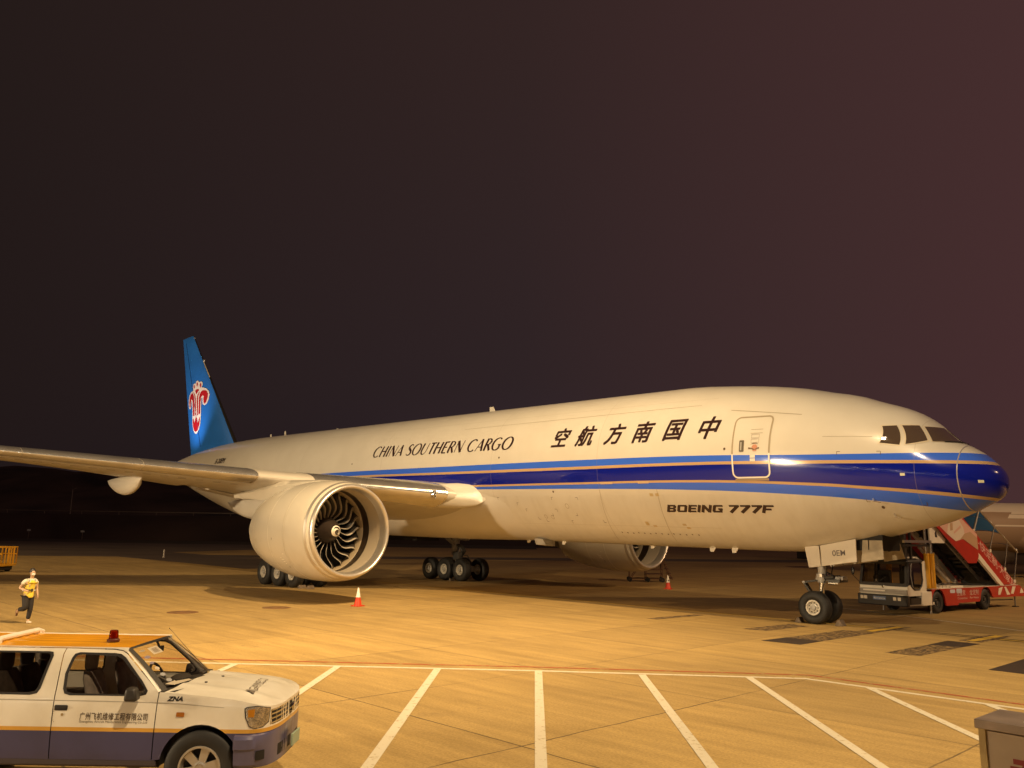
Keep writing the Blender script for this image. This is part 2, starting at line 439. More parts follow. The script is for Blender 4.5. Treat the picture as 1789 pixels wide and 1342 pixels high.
lineobj('red_edge_line', [(-26, -33.6), (-8.62, -17.24), (-5.52, -14.32), (-1.24, -10.56), (2.75, -10.48), (16, -10.25)], 0.11, PAINTR, 0.004)
for (x, y) in ((-11.6, -20.8), (-9.82, -19.18), (-8.22, -17.65), (-6.67, -16.18), (-5.13, -14.71), (-3.48, -13.33), (-1.91, -11.81), (0.26, -11.04), (2.35, -11.02)):
    flat('parking_line', strip((x, y), (x+0.699*7.6, y-0.715*7.6), 0.155), PAINTW, 0.008)
flat('stand_marking', [(-4.86, -6.05), (-3.72, -5.98), (-3.7, -4.7), (-4.78, -4.75)], MATDARK)
flat('stand_marking', [(-4.78, -4.75), (-3.7, -4.7), (-3.58, -1.3), (-4.58, -1.45)], MATTXT)
flat('stand_marking', [(-6.75, -3.85), (-5.98, -3.72), (-5.80, -1.25), (-6.55, -1.15)], MATTXT)
flat('stand_marking', [(-1.62, -5.66), (-0.80, -5.57), (-0.70, -2.9), (-1.5, -3.0)], MATTXT)
flat('stand_marking', [(-1.5, -3.0), (-0.70, -2.9), (-0.60, -1.62), (-1.47, -1.59)], MATDARK)
flat('stand_marking', [(1.04, -6.6), (2.15, -6.6), (2.1, -1.9), (1.10, -1.9)], MATDARK)
flat('stand_marking', [(-10.55, -3.7), (-10.1, -3.75), (-9.98, -1.0), (-10.35, -0.9)], MATTXT)
for x in (-3.92, -1.0):
    flat('stop_bar', [(x-0.12, -1.15), (x+0.12, -1.15), (x+0.24, 1.1), (x, 1.1)], PAINTY, 0.008)
    flat('stop_bar_edge', [(x-0.3, -1.25), (x+0.3, -1.25), (x+0.42, 1.2), (x-0.18, 1.2)], MATTXT, 0.004)
lineobj('lead_in_line', [(-60, 0.1), (-4.3, 0.1)], 0.16, PAINTY, 0.0045)
lineobj('lead_in_line', [(-0.6, 0.1), (14, 0.1)], 0.16, PAINTY, 0.0045)
for y in (0.28, -0.08): lineobj('lead_in_edge', [(-3.7, y), (14, y)], 0.10, MATDARK, 0.0085)
lineobj('service_road_line', [(-9.0, 6.9), (-4.0, 4.68), (3.5, 1.3)], 0.13, PAINTW, 0.006)
flat('taxiway_asphalt', [(-300, -230), (-86, -5), (-80, 1.4), (-60, 1.1), (-49.5, 0.7), (-49, 12), (-90, 11.8), (-99, 25), (-160, 120), (-260, 260), (-420, 300)], ASPH, 0.004)
flat('far_taxi_lane', [(-150, -100), (-96, -28), (-68, 16), (-40, 62), (-8, 130), (-14, 135), (-47, 68), (-75, 20), (-102, -24), (-158, -98)], ASPH, 0.008)

# ================================================================== the freighter
AIR = thing('cargo_airplane', 'large white cargo airplane with blue stripes and a blue tail fin', 'airplane')
TT= [(0, -0.75), (0.05, -0.475), (0.2, -0.258), (0.5, 0.058), (0.9, 0.334), (1.2, 0.504), (1.5, 0.798), (1.9, 1.2), (2.3, 1.475), (2.8, 1.708), (3.4, 1.913), (4.2, 2.207), (5, 2.383), (6, 2.625), (7.5, 2.851), (9, 3.001), (10.5, 3.1), (44, 3.1), (50, 3.0), (55, 2.68), (59, 2.25), (62.9, 1.75)]
BB= [(0, -0.75), (0.05, -1.023), (0.2, -1.253), (0.5, -1.424), (1, -1.688), (2, -2.087), (3, -2.341), (4, -2.613), (5, -2.842), (6.5, -3.073), (8, -3.1), (38, -3.13), (42, -3.023), (46, -2.696), (50, -2.012), (55, -0.934), (59, 0.019), (62.9, 1.013)]
WW= [(0, 0.0), (0.05, 0.412), (0.2, 0.737), (0.5, 1.103), (1, 1.516), (2, 2.073), (3, 2.448), (4, 2.699), (5, 2.868), (6.5, 3.028), (8, 3.1), (42, 3.1), (46, 2.9), (50, 2.45), (55, 1.7), (59, 0.95), (62.9, 0.14)]
ZM = [(0, -.75), (1, -.62), (3, -.4), (6, -.12), (9, 0), (40, 0), (50, .6), (56, 1.15), (62.9, 1.4)]
FT, FB, FW, FM = (pch(T, True) for T in (TT, BB, WW, ZM))
def zoff(s): return 5.35+0.0153*s
def fsec(s, th):
    w, t, b, m = FW(s), FT(s), FB(s), FM(s); sn = math.sin(th)
    return Vector((-s, w*math.cos(th), m+((t-m) if sn > 0 else (m-b))*sn+zoff(s)))
def fside(s, zl, side=-1, off=0.0):
    """point on the skin at station s and height zl (from the fuselage axis), pushed out by off"""
    def raw(s, zl):
        w, m = FW(s), FM(s); h = (FT(s)-m) if zl > m else (m-FB(s))
        return Vector((-s, side*w*math.sqrt(max(0, 1-((zl-m)/max(h, 1e-4))**2)), zl+zoff(s)))
    p = raw(s, zl)
    if off:
        e = 0.03; a = raw(s+e, zl)-raw(s-e, zl); b = raw(s, zl+e)-raw(s, zl-e); n = a.cross(b).normalized()
        if n.y*side < 0: n = -n
        p = p+n*off
    return p
def ffront(y, zl, off=0.0):
    """point on the nose skin given y and zl: solves for the station"""
    lo, hi = 0.001, 9.0
    for _ in range(40):
        s = (lo+hi)/2; w, m = FW(s), FM(s); h = (FT(s)-m) if zl > m else (m-FB(s))
        if (y/w)**2+((zl-m)/h)**2 < 1: hi = s
        else: lo = s
    p = Vector((-s, y, zl+zoff(s)))
    if off:
        q = ffront(y+0.02, zl); r = ffront(y, zl+0.02); n = (q-p).cross(r-p).normalized()
        if n.x < 0: n = -n
        p = p+n*off
    return p

# livery: stripe edges along the fuselage, as height curves over the station
def livery():
    m = bpy.data.materials.new('fuselage_livery'); m.use_nodes = True; t = m.node_tree; b = t.nodes['Principled BSDF']
    L = t.links.new
    tcn = t.nodes.new('ShaderNodeTexCoord'); sx = t.nodes.new('ShaderNodeSeparateXYZ'); L(tcn.outputs['Object'], sx.inputs[0])
    def mth(op, a, b2=None, c=None):
        n = t.nodes.new('ShaderNodeMath'); n.operation = op
        for i, q in enumerate((a, b2, c)):
            if q is None: continue
            if isinstance(q, (int, float)): n.inputs[i].default_value = q
            else: L(q, n.inputs[i])
        return n.outputs[0]
    s = mth('MULTIPLY', sx.outputs[0], -1.0)
    zl = mth('SUBTRACT', sx.outputs[2], mth('MULTIPLY_ADD', s, 0.0153, 5.35))
    sn = mth('DIVIDE', s, 64.0)
    edges = [
        [(0, .075), (.9, .06), (1.9, .03), (4.5, .025), (9.2, .14), (14.6, .175), (21.6, .17), (31, .13), (38, .02), (44, -.12)],
        [(0, -.175), (.84, -.185), (1.86, -.19), (4.5, -.16), (9.2, -.09), (14.6, -.087), (21.6, -.092), (31, -.09), (38, -.12), (44, -.20)],
        [(0, -.275), (.83, -.284), (1.86, -.286), (4.5, -.264), (9.2, -.19), (14.6, -.198), (21.6, -.197), (31, -.183), (38, -.20), (44, -.26)],
        [(0, -1.30), (.9, -1.172), (1.94, -1.067), (3.41, -.954), (4.56, -.87), (9.24, -.708), (14.6, -.704), (21.7, -.718), (31, -.66), (38, -.5), (44, -.32)],
        [(0, -1.37), (.93, -1.269), (1.96, -1.167), (3.43, -1.04), (4.58, -.958), (9.26, -.787), (14.6, -.783), (21.7, -.796), (31, -.72), (38, -.55), (44, -.36)],
        [(0, -1.74), (.97, -1.654), (1.33, -1.609), (2.07, -1.514), (3.51, -1.356), (4.65, -1.265), (9.32, -1.043), (14.6, -.953), (20.6, -.912), (31, -.80), (38, -.62), (44, -.40)],
    ]
    zs = []
    for e in edges:
        fc = t.nodes.new('ShaderNodeFloatCurve'); c = fc.mapping.curves[0]
        pts = [(a/64.0, (z+2)/2.5) for a, z in e]
        while len(c.points) < len(pts): c.points.new(0.5, 0.5)
        for p, q in zip(c.points, pts): p.location = q
        fc.mapping.update()
        L(sn, fc.inputs['Value']); zs.append(mth('MULTIPLY_ADD', fc.outputs[0], 2.5, -2.0))
    fore = mth('LESS_THAN', s, 41.5)
    def band(hi, lo): return mth('MULTIPLY', fore, mth('MULTIPLY', mth('LESS_THAN', zl, hi), mth('GREATER_THAN', zl, lo)))
    nz = t.nodes.new('ShaderNodeTexNoise'); nz.inputs['Scale'].default_value = 0.8; nz.inputs['Detail'].default_value = 5; L(tcn.outputs['Object'], nz.inputs['Vector'])
    wr = ramp_node(t, [(0.3, (0.635, 0.598, 0.525)), (0.7, (0.68, 0.645, 0.57))]); L(nz.outputs['Fac'], wr.inputs[0])
    # grime streaks running down the lower lobe
    mp = t.nodes.new('ShaderNodeMapping'); mp.inputs['Scale'].default_value = (2.2, 1, 0.22); L(tcn.outputs['Object'], mp.inputs[0])
    n2 = t.nodes.new('ShaderNodeTexNoise'); n2.inputs['Scale'].default_value = 1.6; n2.inputs['Detail'].default_value = 8; L(mp.outputs[0], n2.inputs['Vector'])
    gr = ramp_node(t, [(0.45, (0, 0, 0)), (0.75, (1, 1, 1))]); L(n2.outputs['Fac'], gr.inputs[0])
    col = wr.outputs[0]
    def mixc(fac, a, c):
        n = t.nodes.new('ShaderNodeMix'); n.data_type = 'RGBA'
        L(fac, n.inputs[0]) if not isinstance(fac, float) else None
        L(a, n.inputs[6]); n.inputs[7].default_value = (*c, 1); return n.outputs[2]
    low = mth('LESS_THAN', zl, -1.2)
    col = mixc(mth('MULTIPLY', mth('MULTIPLY', gr.outputs[0], low), 0.22), col, (0.45, 0.40, 0.31))
    GOLD = (0.56, 0.37, 0.19); LB = (0.045, 0.150, 0.80); DB = (0.004, 0.011, 0.28)
    blue = None
    for (i, j, c) in ((0, 1, LB), (1, 2, GOLD), (2, 3, DB), (3, 4, GOLD), (4, 5, LB)):
        bd = band(zs[i], zs[j]); col = mixc(bd, col, c)
    # body section joints
    jn = None
    for sj in (6.0-4.1, 13.3, 19.4, 27.8, 36.0, 43.5, 50.3):
        q = mth('LESS_THAN', mth('ABSOLUTE', mth('SUBTRACT', s, sj)), 0.010); jn = q if jn is None else mth('MAXIMUM', jn, q)
    for th_ in (2.28, 1.05, -2.35):
        q = mth('MULTIPLY', mth('LESS_THAN', mth('ABSOLUTE', mth('SUBTRACT', zl, th_)), 0.007), mth('MULTIPLY', mth('GREATER_THAN', s, 8.5), mth('LESS_THAN', s, 44.0)))
        if th_ != 1.05: jn = mth('MAXIMUM', jn, q)
    col = mixc(mth('MULTIPLY', jn, 0.28), col, (0.30, 0.25, 0.18))
    L(col, b.inputs['Base Color'])
    rr = mth('MULTIPLY_ADD', band(zs[0], zs[5]), -0.14, 0.30); L(rr, b.inputs['Roughness'])
    b.inputs['Coat Weight'].default_value = 0.4; b.inputs['Coat Roughness'].default_value = 0.03
    # faint skin waviness between the frames
    n3 = t.nodes.new('ShaderNodeTexNoise'); n3.inputs['Scale'].default_value = 1.3; n3.inputs['Detail'].default_value = 2; L(tcn.outputs['Object'], n3.inputs['Vector'])
    bp = t.nodes.new('ShaderNodeBump'); bp.inputs['Strength'].default_value = 0.10; bp.inputs['Distance'].default_value = 0.03; L(n3.outputs['Fac'], bp.inputs['Height'])
    L(bp.outputs[0], b.inputs['Normal']); L(bp.outputs[0], b.inputs['Coat Normal'])
    return m
LIV = livery()
st_ = [0.0004, 0.004, 0.015, 0.035, .06, .09, .13, .18, .24, .3, .38, .46, .56, .66, .78, .9, 1.05, 1.2, 1.4, 1.6, 1.8, 2.0, 2.25, 2.5, 2.75, 3, 3.3, 3.6, 4, 4.5, 5, 5.5, 6, 6.5, 7, 7.5, 8, 8.5, 9, 9.75, 10.5, 12, 15, 20, 26, 32, 38, 40, 42, 44, 46, 48, 50, 52, 54, 56, 58, 60, 61.5, 62.9]
b = MB(); NTH = 96
b.loft([[fsec(s, 2*PI*k/NTH) for k in range(NTH)] for s in st_], LIV, True, True, True)
FUS = b.build('fuselage', AIR, sharp=60)
LAB = FUS
def decal(name, v2f, mapping, m, parent=FUS):
    v, f = v2f; b = MB(); b.add([mapping(*p) for p in v], f, m)
    return b.build(name, parent, fix=False)

# wing-to-body fairing
FAIR = [(17.0, 0), (18.5, .08), (20, .35), (21.5, .68), (23.5, .95), (26, 1), (33, 1), (37, .9), (40, .55), (42.5, .18), (44, 0)]
b = MB(); rings = []
for s, k in FAIR:
    rg = []
    for i in range(41):
        ph = R(14+152*i/40)            # from just below the stripes on the left side, under the belly, to the right side
        q = abs(math.cos(ph)); t_ = min(1, (ph-R(14))/R(20)) if ph < PI/2 else min(1, (R(166)-ph)/R(20))
        t_ = t_*t_*(3-2*t_)
        bul = -.012+k*(.012+t_*(.022+.20*(q**1.5)*math.sin(ph)**1.2))
        p = fsec(s, -ph); c0 = Vector((p.x, 0, FM(s)+zoff(s)))
        rg.append(c0+(p-c0)*(1+bul))
    rings.append(rg)
b.loft(rings, WHITE, False)
b.build('wing_body_fairing', AIR, sharp=60)

# radome seam, door, cockpit windows
b = MB(); v = []
N = 72
for k in range(N+1):
    th = 2*PI*k/N
    for ds in (-0.013, 0.013):
        p = fsec(0.91+ds, th); c0 = Vector((p.x, 0, FM(.91)+zoff(.91))); n = (p-c0).normalized(); v.append(p+n*0.006)
b.add(v, [(2*k, 2*k+1, 2*k+3, 2*k+2) for k in range(N)], mat('seam_strip', (0.60, 0.58, 0.60), 0.25, metal=0.5))
b.build('radome_seam', FUS, fix=False)

def side_map(off, side=-1): return lambda s, z: fside(-s, z, side, off)     # 2D x runs forward (x = -s)
door_o = [(-x, y) for x, y in ()]
def door_outline(gx, gz, r=0.17):
    z0, z1 = -0.655-gz, 1.385+gz
    return [(x, y) for x, y in rrect(-7.35-gx, z0, -6.07+gx, z1, r+gx, 6)]
LINE = mat('panel_line', (0.36, 0.30, 0.21), 0.5)
DOORW = mat('door_outline_white', (0.80, 0.77, 0.70), 0.4)
for side in (-1, 1):
    dr = decal('crew_door', fill2d([door_outline(0.0, 0.0)], (0.3, 0.12)), side_map(0.012, side), LIV, AIR)
    lower = [p for p in fill2d([door_outline(0.035, 0.035), door_outline(-0.018, -0.018)], (0.15, 0.06))]
    v, f = lower
    up = [q for q in f if sum(v[i][1] for i in q)/len(q) > 0.14]; dn = [q for q in f if sum(v[i][1] for i in q)/len(q) <= 0.14]
    b = MB(); mp_ = side_map(0.020, side)
    b.add([mp_(*p) for p in v], dn, DOORW); b.add([mp_(*p) for p in v], up, LINE); b.build('door_surround', dr, fix=False)
    b = MB(); mp_ = side_map(0.024, side)
    v, f = fill2d([rrect(-7.11, .19, -6.94, .58, .03)], (0.2, 0.1)); b.add([mp_(*p) for p in v], f, mat('handle_recess', (0.11, 0.09, 0.06), 0.5))
    mp_ = side_map(0.03, side)
    v, f = fill2d([rrect(-7.07, .24, -7.02, .52, .02)], None); b.add([mp_(*p) for p in v], f, GEAR)
    b.build('door_handle', dr, fix=False)
    b = MB(); mp_ = side_map(0.022, side)
    def put(ol, m):
        v, f = fill2d([ol], (0.2, 0.08)); b.add([mp_(*p) for p in v], f, m)
    STK = mat('sticker_grey', (0.40, 0.36, 0.30), 0.5); STK2 = mat('sticker_white', (0.74, 0.70, 0.64), 0.5); STKR = mat('sticker_red', (0.55, 0.25, 0.16), 0.5); STKD = mat('sticker_dark', (0.17, 0.11, 0.07), 0.5)
    for z in (.93, .80): put(rrect(-6.74, z, -6.32, z+.012, .004), LINE)
    for z in (.64, .48):
        for q in ((-6.70, z, -6.42, z+.012), (-6.70, z+.12, -6.42, z+.132), (-6.70, z, -6.688, z+.13), (-6.432, z, -6.42, z+.13)): put(rrect(*q, .004), STK)
    put([(-6.62, .20), (-6.50, .20), (-6.46, .36), (-6.52, .42), (-6.60, .42), (-6.66, .36)], STKR)
    put([(-6.72, .42), (-6.62, .475), (-6.50, .475), (-6.42, .42), (-6.50, .45), (-6.62, .45)], STKD)
    put([(-6.78, .27), (-6.66, .27), (-6.56, .20), (-6.46, .27), (-6.40, .27), (-6.40, .33), (-6.47, .31), (-6.56, .26), (-6.64, .31), (-6.78, .33)], STKD)
    for z in (-.02, -.14): put(rrect(-6.72, z, -6.54, z+.10, .006), STK2)
    b.build('door_placard', dr, fix=False)
    # scuff plate under the sill
    decal('door_scuff_plate', fill2d([rrect(-7.30, -.77, -6.12, -.70, .01)], (0.3, 0.1)), side_map(0.012, side), mat('scuff_plate', (0.34, 0.26, 0.17), 0.4, metal=0.4), dr)

WINS = [
    [(-1.88, .893), (-1.66, .91), (-2.02, .276), (-2.22, .346)],
    [(-1.57, .911), (-1.19, .924), (-1.46, .431), (-1.93, .30)],
    [(-1.08, .892), (-.10, .92), (-.11, .445), (-1.36, .40)],
]
def window(ps, sgn):
    def bil(g, off, nu=10, nv=8):
        c = Vector((sum(p[0] for p in ps)/4, sum(p[1] for p in ps)/4))
        q = []
        for i, p in enumerate(ps):
            d = Vector(p)-c; q.append(Vector(p)+d.normalized()*g)
        vs = []
        for j in range(nv+1):
            for i in range(nu+1):
                u, w = i/nu, j/nv
                p = (q[0]*(1-u)+q[1]*u)*(1-w)+(q[3]*(1-u)+q[2]*u)*w
                y = min(p.x, -0.012)
                if q is not None and off >= 0: pass
                a = ffront(y, p.y, off); vs.append(Vector((a.x, a.y*sgn, a.z)))
        fs = [(j*(nu+1)+i, j*(nu+1)+i+1, (j+1)*(nu+1)+i+1, (j+1)*(nu+1)+i) for j in range(nv) for i in range(nu)]
        return vs, fs
    b = MB(); vs, fs = bil(0.0, 0.020); b.add(vs, fs, CABGLASS); o = b.build('cockpit_window', AIR, fix=False)
    b = MB(); vs, fs = bil(0.045, 0.010); b.add(vs, fs, mat('window_frame_paint', (0.66, 0.58, 0.44), 0.35)); b.build('window_frame', o, fix=False)
    return o
for w_ in WINS:
    for sgn in (1, -1): window(w_, sgn)
# windscreen wipers and the pilot seats seen through the glass are hinted by thin parts
b = MB()
for sgn in (1, -1):
    P = [ffront(-y, z, 0.035) for y, z in ((0.10, .40), (0.5, .415), (1.0, .40))]
    b.tube([(p.x, p.y*sgn, p.z) for p in P], 0.016, DARK, 6)
b.build('windscreen_wiper', AIR)

# ------------------------------------------------------------------ lettering
# flared italic capitals (stroke contrast) for the English name
def glyph(ch, T, t):
    m = (T+t)/2
    if ch == 'C': return [arc2d(.44, .5, .40, .5, 48, 312, T, t)], .80
    if ch == 'G': return [arc2d(.44, .5, .40, .5, 48, 318, T, t), [(.74, .0+.14, T*.9), (.74, .44, T*.9)], [(.56, .44, t*1.2), (.86, .44, t*1.2)]], .92
    if ch == 'O': return [arc2d(.46, .5, .42, .5, 0, 360, T, t, 28)], .94
    if ch == 'H': return [[(.10, 0, T), (.10, 1, T)], [(.66, 0, T), (.66, 1, T)], [(.10, .52, t*1.3), (.66, .52, t*1.3)]], .80
    if ch == 'I': return [[(.12, 0, T), (.12, 1, T)]], .28
    if ch == 'N': return [[(.08, 0, t), (.08, 1, t)], [(.06, 1, T*1.2), (.72, 0, T*1.2)], [(.72, 0, t), (.72, 1, t)]], .84
    if ch == 'A': return [[(.02, 0, t), (.38, 1, t)], [(.36, 1, T), (.68, 0, T)], [(.14, .33, t), (.56, .33, t)]], .74
    if ch == 'S': return [[(.52, .84, t), (.44, .95, t), (.30, .98, t*1.3), (.15, .90, m), (.10, .76, T), (.17, .62, T), (.34, .50, T*1.15), (.50, .37, T), (.54, .22, T), (.46, .07, m), (.30, .01, t*1.3), (.12, .04, t), (.04, .16, t)]], .60
    if ch == 'U': return [[(.10, 1, T), (.10, .35, T), (.14, .16, T*.9), (.24, .04, m), (.37, .0, t*1.2), (.52, .05, t), (.62, .18, t), (.66, .36, t), (.66, 1, t)]], .80
    if ch == 'T': return [[(.32, 0, T), (.32, 1, T)], [(.02, .97, t*1.4), (.62, .97, t*1.4)]], .62
    if ch == 'E': return [[(.10, 0, T), (.10, 1, T)], [(.10, .97, t*1.4), (.50, .97, t*1.4)], [(.10, .51, t*1.3), (.46, .51, t*1.3)], [(.10, .03, t*1.4), (.52, .03, t*1.4)]], .58
    if ch == 'R': return [[(.10, 0, T), (.10, 1, T)], [(.10, .97, t), (.30, .97, t*1.2), (.46, .90, m), (.52, .75, T), (.46, .58, m), (.30, .49, t*1.2), (.10, .49, t)], [(.30, .49, T), (.62, 0, T)]], .66
    if ch == ' ': return [], .34
    return [], .5
def heavy(ch):
    w = .30; h = .24; lo = h/2; hi = 1-h/2
    S = lambda *p: [(x, y, w) for x, y in p]
    Hh = lambda *p: [(x, y, h) for x, y in p]
    if ch == 'B': return [S((.15, 0), (.15, 1)), Hh((.1, hi), (.86, hi)), Hh((.1, .5), (.84, .5)), Hh((.1, lo), (.86, lo)), S((.82, .10), (.82, .46)), S((.80, .54), (.80, .90))], 1.10
    if ch == 'O': return [S((.15, .10), (.15, .90)), S((.90, .10), (.90, .90)), Hh((.08, hi), (.97, hi)), Hh((.08, lo), (.97, lo))], 1.17
    if ch == 'E': return [S((.15, 0), (.15, 1)), Hh((.1, hi), (.88, hi)), Hh((.1, .5), (.82, .5)), Hh((.1, lo), (.88, lo))], .98
    if ch == 'I': return [S((.15, 0), (.15, 1))], .42
    if ch == 'N': return [S((.15, 0), (.15, 1)), [(.10, .95, .34), (.88, .05, .34)], S((.85, 0), (.85, 1))], 1.12
    if ch == 'G': return [S((.15, .10), (.15, .90)), Hh((.08, hi), (.95, hi)), Hh((.08, lo), (.95, lo)), S((.85, .02), (.85, .52)), Hh((.55, .46), (1.0, .46))], 1.14
    if ch == '7': return [Hh((.02, hi), (.98, hi)), [(.86, .90, .32), (.30, 0, .32)]], 1.06
    if ch == 'F': return [S((.15, 0), (.15, 1)), Hh((.1, hi), (.92, hi)), Hh((.1, .46), (.80, .46))], .98
    return [], .40
def setline(txt, gl, shear):
    x = 0; st = []
    for ch in txt:
        g_, w = gl(ch)
        for s in g_: st.append([(a+x+shear*b, b, c) for a, b, c in s])
        x += w
    return st, x
def line_decal(name, strokes, width, s_left, s_right, z0l, z0r, cap, offz=0.006):
    v, f = strips2d(strokes, (None, 0.25))
    def mp_(x, y):
        u = x/width; s = lerp(s_left, s_right, u); return fside(s, lerp(z0l, z0r, u)+y*cap, -1, offz)
    # strokes overlap: give each its own sliver of height so no two faces share a plane
    b = MB(); k = 0
    vs = [mp_(*p) for p in v]
    b.add(vs, f, INK)
    return b.build(name, FUS, fix=False)
def stroke_decal(name, strokes, width, s_left, s_right, z0l, z0r, cap):
    b = MB()
    for i, s in enumerate(strokes):
        v, f = strips2d([s], (None, 0.2))
        off = 0.006+0.0004*(i % 6)
        def mp_(x, y):
            u = x/width; return fside(lerp(s_left, s_right, u), lerp(z0l, z0r, u)+y*cap, -1, off)
        b.add([mp_(*p) for p in v], f, INK)
    return b.build(name, FUS, fix=False)
def wide(c):
    a, w = glyph(c, .20, .075); return a, w+.10
st, wd = setline('CHINA SOUTHERN CARGO', wide, .22)
stroke_decal('english_lettering', st, wd, 28.75, 18.22, .84, .80, .56)
st, wd = setline('BOEING 777F', heavy, .36)
stroke_decal('type_lettering', st, wd, 10.45, 6.28, -1.815, -1.815, .255)
for ch, sc_ in zip('空航方南国中', (15.37, 14.04, 12.56, 11.19, 9.79, 8.35)):
    b = MB()
    v, f = text2d(ch, 1.0, 0.27, 0.0, (0.12, 0.12), align='LEFT')
    xs = [p[0] for p in v]; ys = [p[1] for p in v]; cx = (min(xs)+max(xs))/2; cy = (min(ys)+max(ys))/2
    zc = lerp(1.155, 1.115, (15.37-sc_)/7.0); k = 0.86
    for i, (ox, oy) in enumerate(BOLD): b.add([fside(sc_-(x+ox*.024-cx)*k*1.02, zc+(y+oy*.020-cy)*k, -1, 0.007+.0005*i) for x, y in v], f, INK)
    b.build('chinese_lettering', FUS, fix=False)
v, f = text2d('B-20EM', 0.62, 0.0, 0.0, (0.3, 0.12))
b = MB()
for i, (ox, oy) in enumerate(BOLD): b.add([fside(48.75-(x+ox*.012)*0.95, 1.20+(y+oy*.01)*0.8, -1, 0.008+.0005*i) for x, y in v], f, INK); b.build('registration_lettering', FUS, fix=False)

# small skin marks: corner ticks, access panels, cargo-door outlines, static ports
b = MB()
YEL = mat('stencil_yellow', (0.50, 0.33, 0.06), 0.5)
def mark(x0, z0, x1, z1, m, off=0.006):
    v, f = fill2d([[(x0, z0), (x1, z0), (x1, z1), (x0, z1)]], (0.3, 0.1)); b.add([fside(-x, z, -1, off) for x, z in v], f, m)
DM = mat('stencil_dark', (0.10, 0.06, 0.03), 0.5)
def flush(nm):
    global b
    b.build(nm, FUS, fix=False); b = MB()
def tick(s, z, dx, dz, L_=.10):
    mark(-s, z, -s+dx*L_, z+.014, DM); mark(-s, z, -s+.014, z+dz*L_, DM, .0065)
for s, z, dx, dz in ((3.95, .09, 1, -1), (2.75, .08, -1, -1), (3.30, -1.44, 1, 1), (1.78, -1.52, -1, 1), (14.55, -1.29, -1, -1), (15.98, -1.28, 1, -1), (16.25, -2.02, -1, 1), (15.9, -1.75, -1, -1), (14.9, -2.0, -1, 1), (13.7, -2.25, 1, 1), (17.2, -2.17, 1, 1), (16.8, -2.26, 1, 1), (19.2, -1.27, 1, -1), (18.1, -1.5, 1, -1), (20.3, -1.7, 1, -1), (20.9, -1.55, 1, -1), (17.7, -1.75, 1, -1), (15.4, -2.2, 1, -1)):
    tick(s, z, dx, dz); flush('corner_tick')
for s, z in ((7.66, .32), (2.92, -1.59), (15.77, -1.05), (30.5, .55), (18.9, .45)):
    v, f = fill2d([[(-s+.045*math.cos(a*PI/6), z+.045*math.sin(a*PI/6)) for a in range(12)]]); b.add([fside(-x, y, -1, .006) for x, y in v], f, DM); flush('static_port')
def ring(s, z, r, w=.018):
    v, f = fill2d([[(-s+(r)*math.cos(a*PI/10), z+r*math.sin(a*PI/10)) for a in range(20)], [(-s+(r-w)*math.cos(a*PI/10), z+(r-w)*math.sin(a*PI/10)) for a in range(20)]]); b.add([fside(-x, y, -1, .006) for x, y in v], f, LINE)
for q_ in ((15.25, -1.62, .10), (16.72, -2.05, .08), (16.35, -2.07, .08)): ring(*q_); flush('access_ring')
for (s, z, n) in ((10.97, -1.18, 3), (10.72, -1.18, 3), (11.7, -2.2, 4), (11.4, -2.32, 2), (10.05, -2.25, 2), (9.95, -2.36, 2)):
    for k in range(n): mark(-s+.0, z-k*.035, -s+.16, z-k*.035+.02, YEL)
    flush('yellow_stencil')
for k in range(14): mark(-13.2+k*.27, -2.62-.01*(k % 3), -13.2+k*.27+.05, -2.58-.01*(k % 3), DM)
flush('drain_hole_row')
def dline(pts, w=.016, m=LINE):
    v, f = strips2d([[(-s, z, w) for s, z in pts]], (0.25, 0.1)); b.add([fside(-x, z, -1, .005) for x, z in v], f, m)
dline([(13.30, -1.0), (13.35, -1.5), (13.45, -2.1), (13.60, -2.6), (13.8, -2.9)]); flush('panel_seam'); dline([(10.6, -1.0), (10.62, -1.5), (10.7, -2.1), (10.8, -2.5), (10.95, -2.85)]); flush('panel_seam')
dline([(7.7, 1.72), (5.2, 1.40)], .02); flush('panel_seam'); dline([(4.4, .60), (3.0, .56)], .012); flush('panel_seam'); dline([(22.0, 1.95), (9.0, 2.02)], .010); flush('panel_seam')
mark(-13.2, -.79, -12.6, -.715, mat('gold_patch', (0.62, 0.44, 0.26), 0.3), .0055); flush('gold_patch'); mark(-11.4, -.79, -10.9, -.715, MATS['gold_patch'], .0055); flush('gold_patch')
for s, z in ((2.2, -.62), (0.42, -.80)): mark(-s-.06, z-.04, -s+.06, z+.04, mat('light_patch', (0.72, 0.72, 0.55), 0.3), .006); flush('pale_patch')

# probes and antennas
for s, z in ((3.1, -1.36), (2.72, -1.78)):
    b = MB()
    p0 = fside(s, z, -1); n = (fside(s, z, -1, .1)-p0)
    b.tube([p0, p0+n*1.2+Vector((0.03, 0, -0.01))], [.03, .018], METAL, 8); q = p0+n*1.2+Vector((0.03, 0, -0.01)); b.tube([q+Vector((-0.02, 0, .01)), q+Vector((.20, -.02, -.03))], .014, METAL, 8)
    b.build('pitot_probe', AIR)
for s, h, l in ((22.7, .30, .42), (43.6, .36, .22), (45.6, .26, .2), (14.0, .05, .25), (15.6, .06, .2), (12.0, .05, .3), (37.0, .12, .3)):
    b = MB(); z = FT(s)+zoff(s)-.02
    b.hexa([(-s-l/2, -.025, z), (-s+l/2, -.025, z), (-s+l/2, .025, z), (-s-l/2, .025, z), (-s-l/2, -.012, z+h), (-s+l*.1, -.012, z+h), (-s+l*.1, .012, z+h), (-s-l/2, .012, z+h)], WHITE)
    b.build('blade_antenna', AIR)
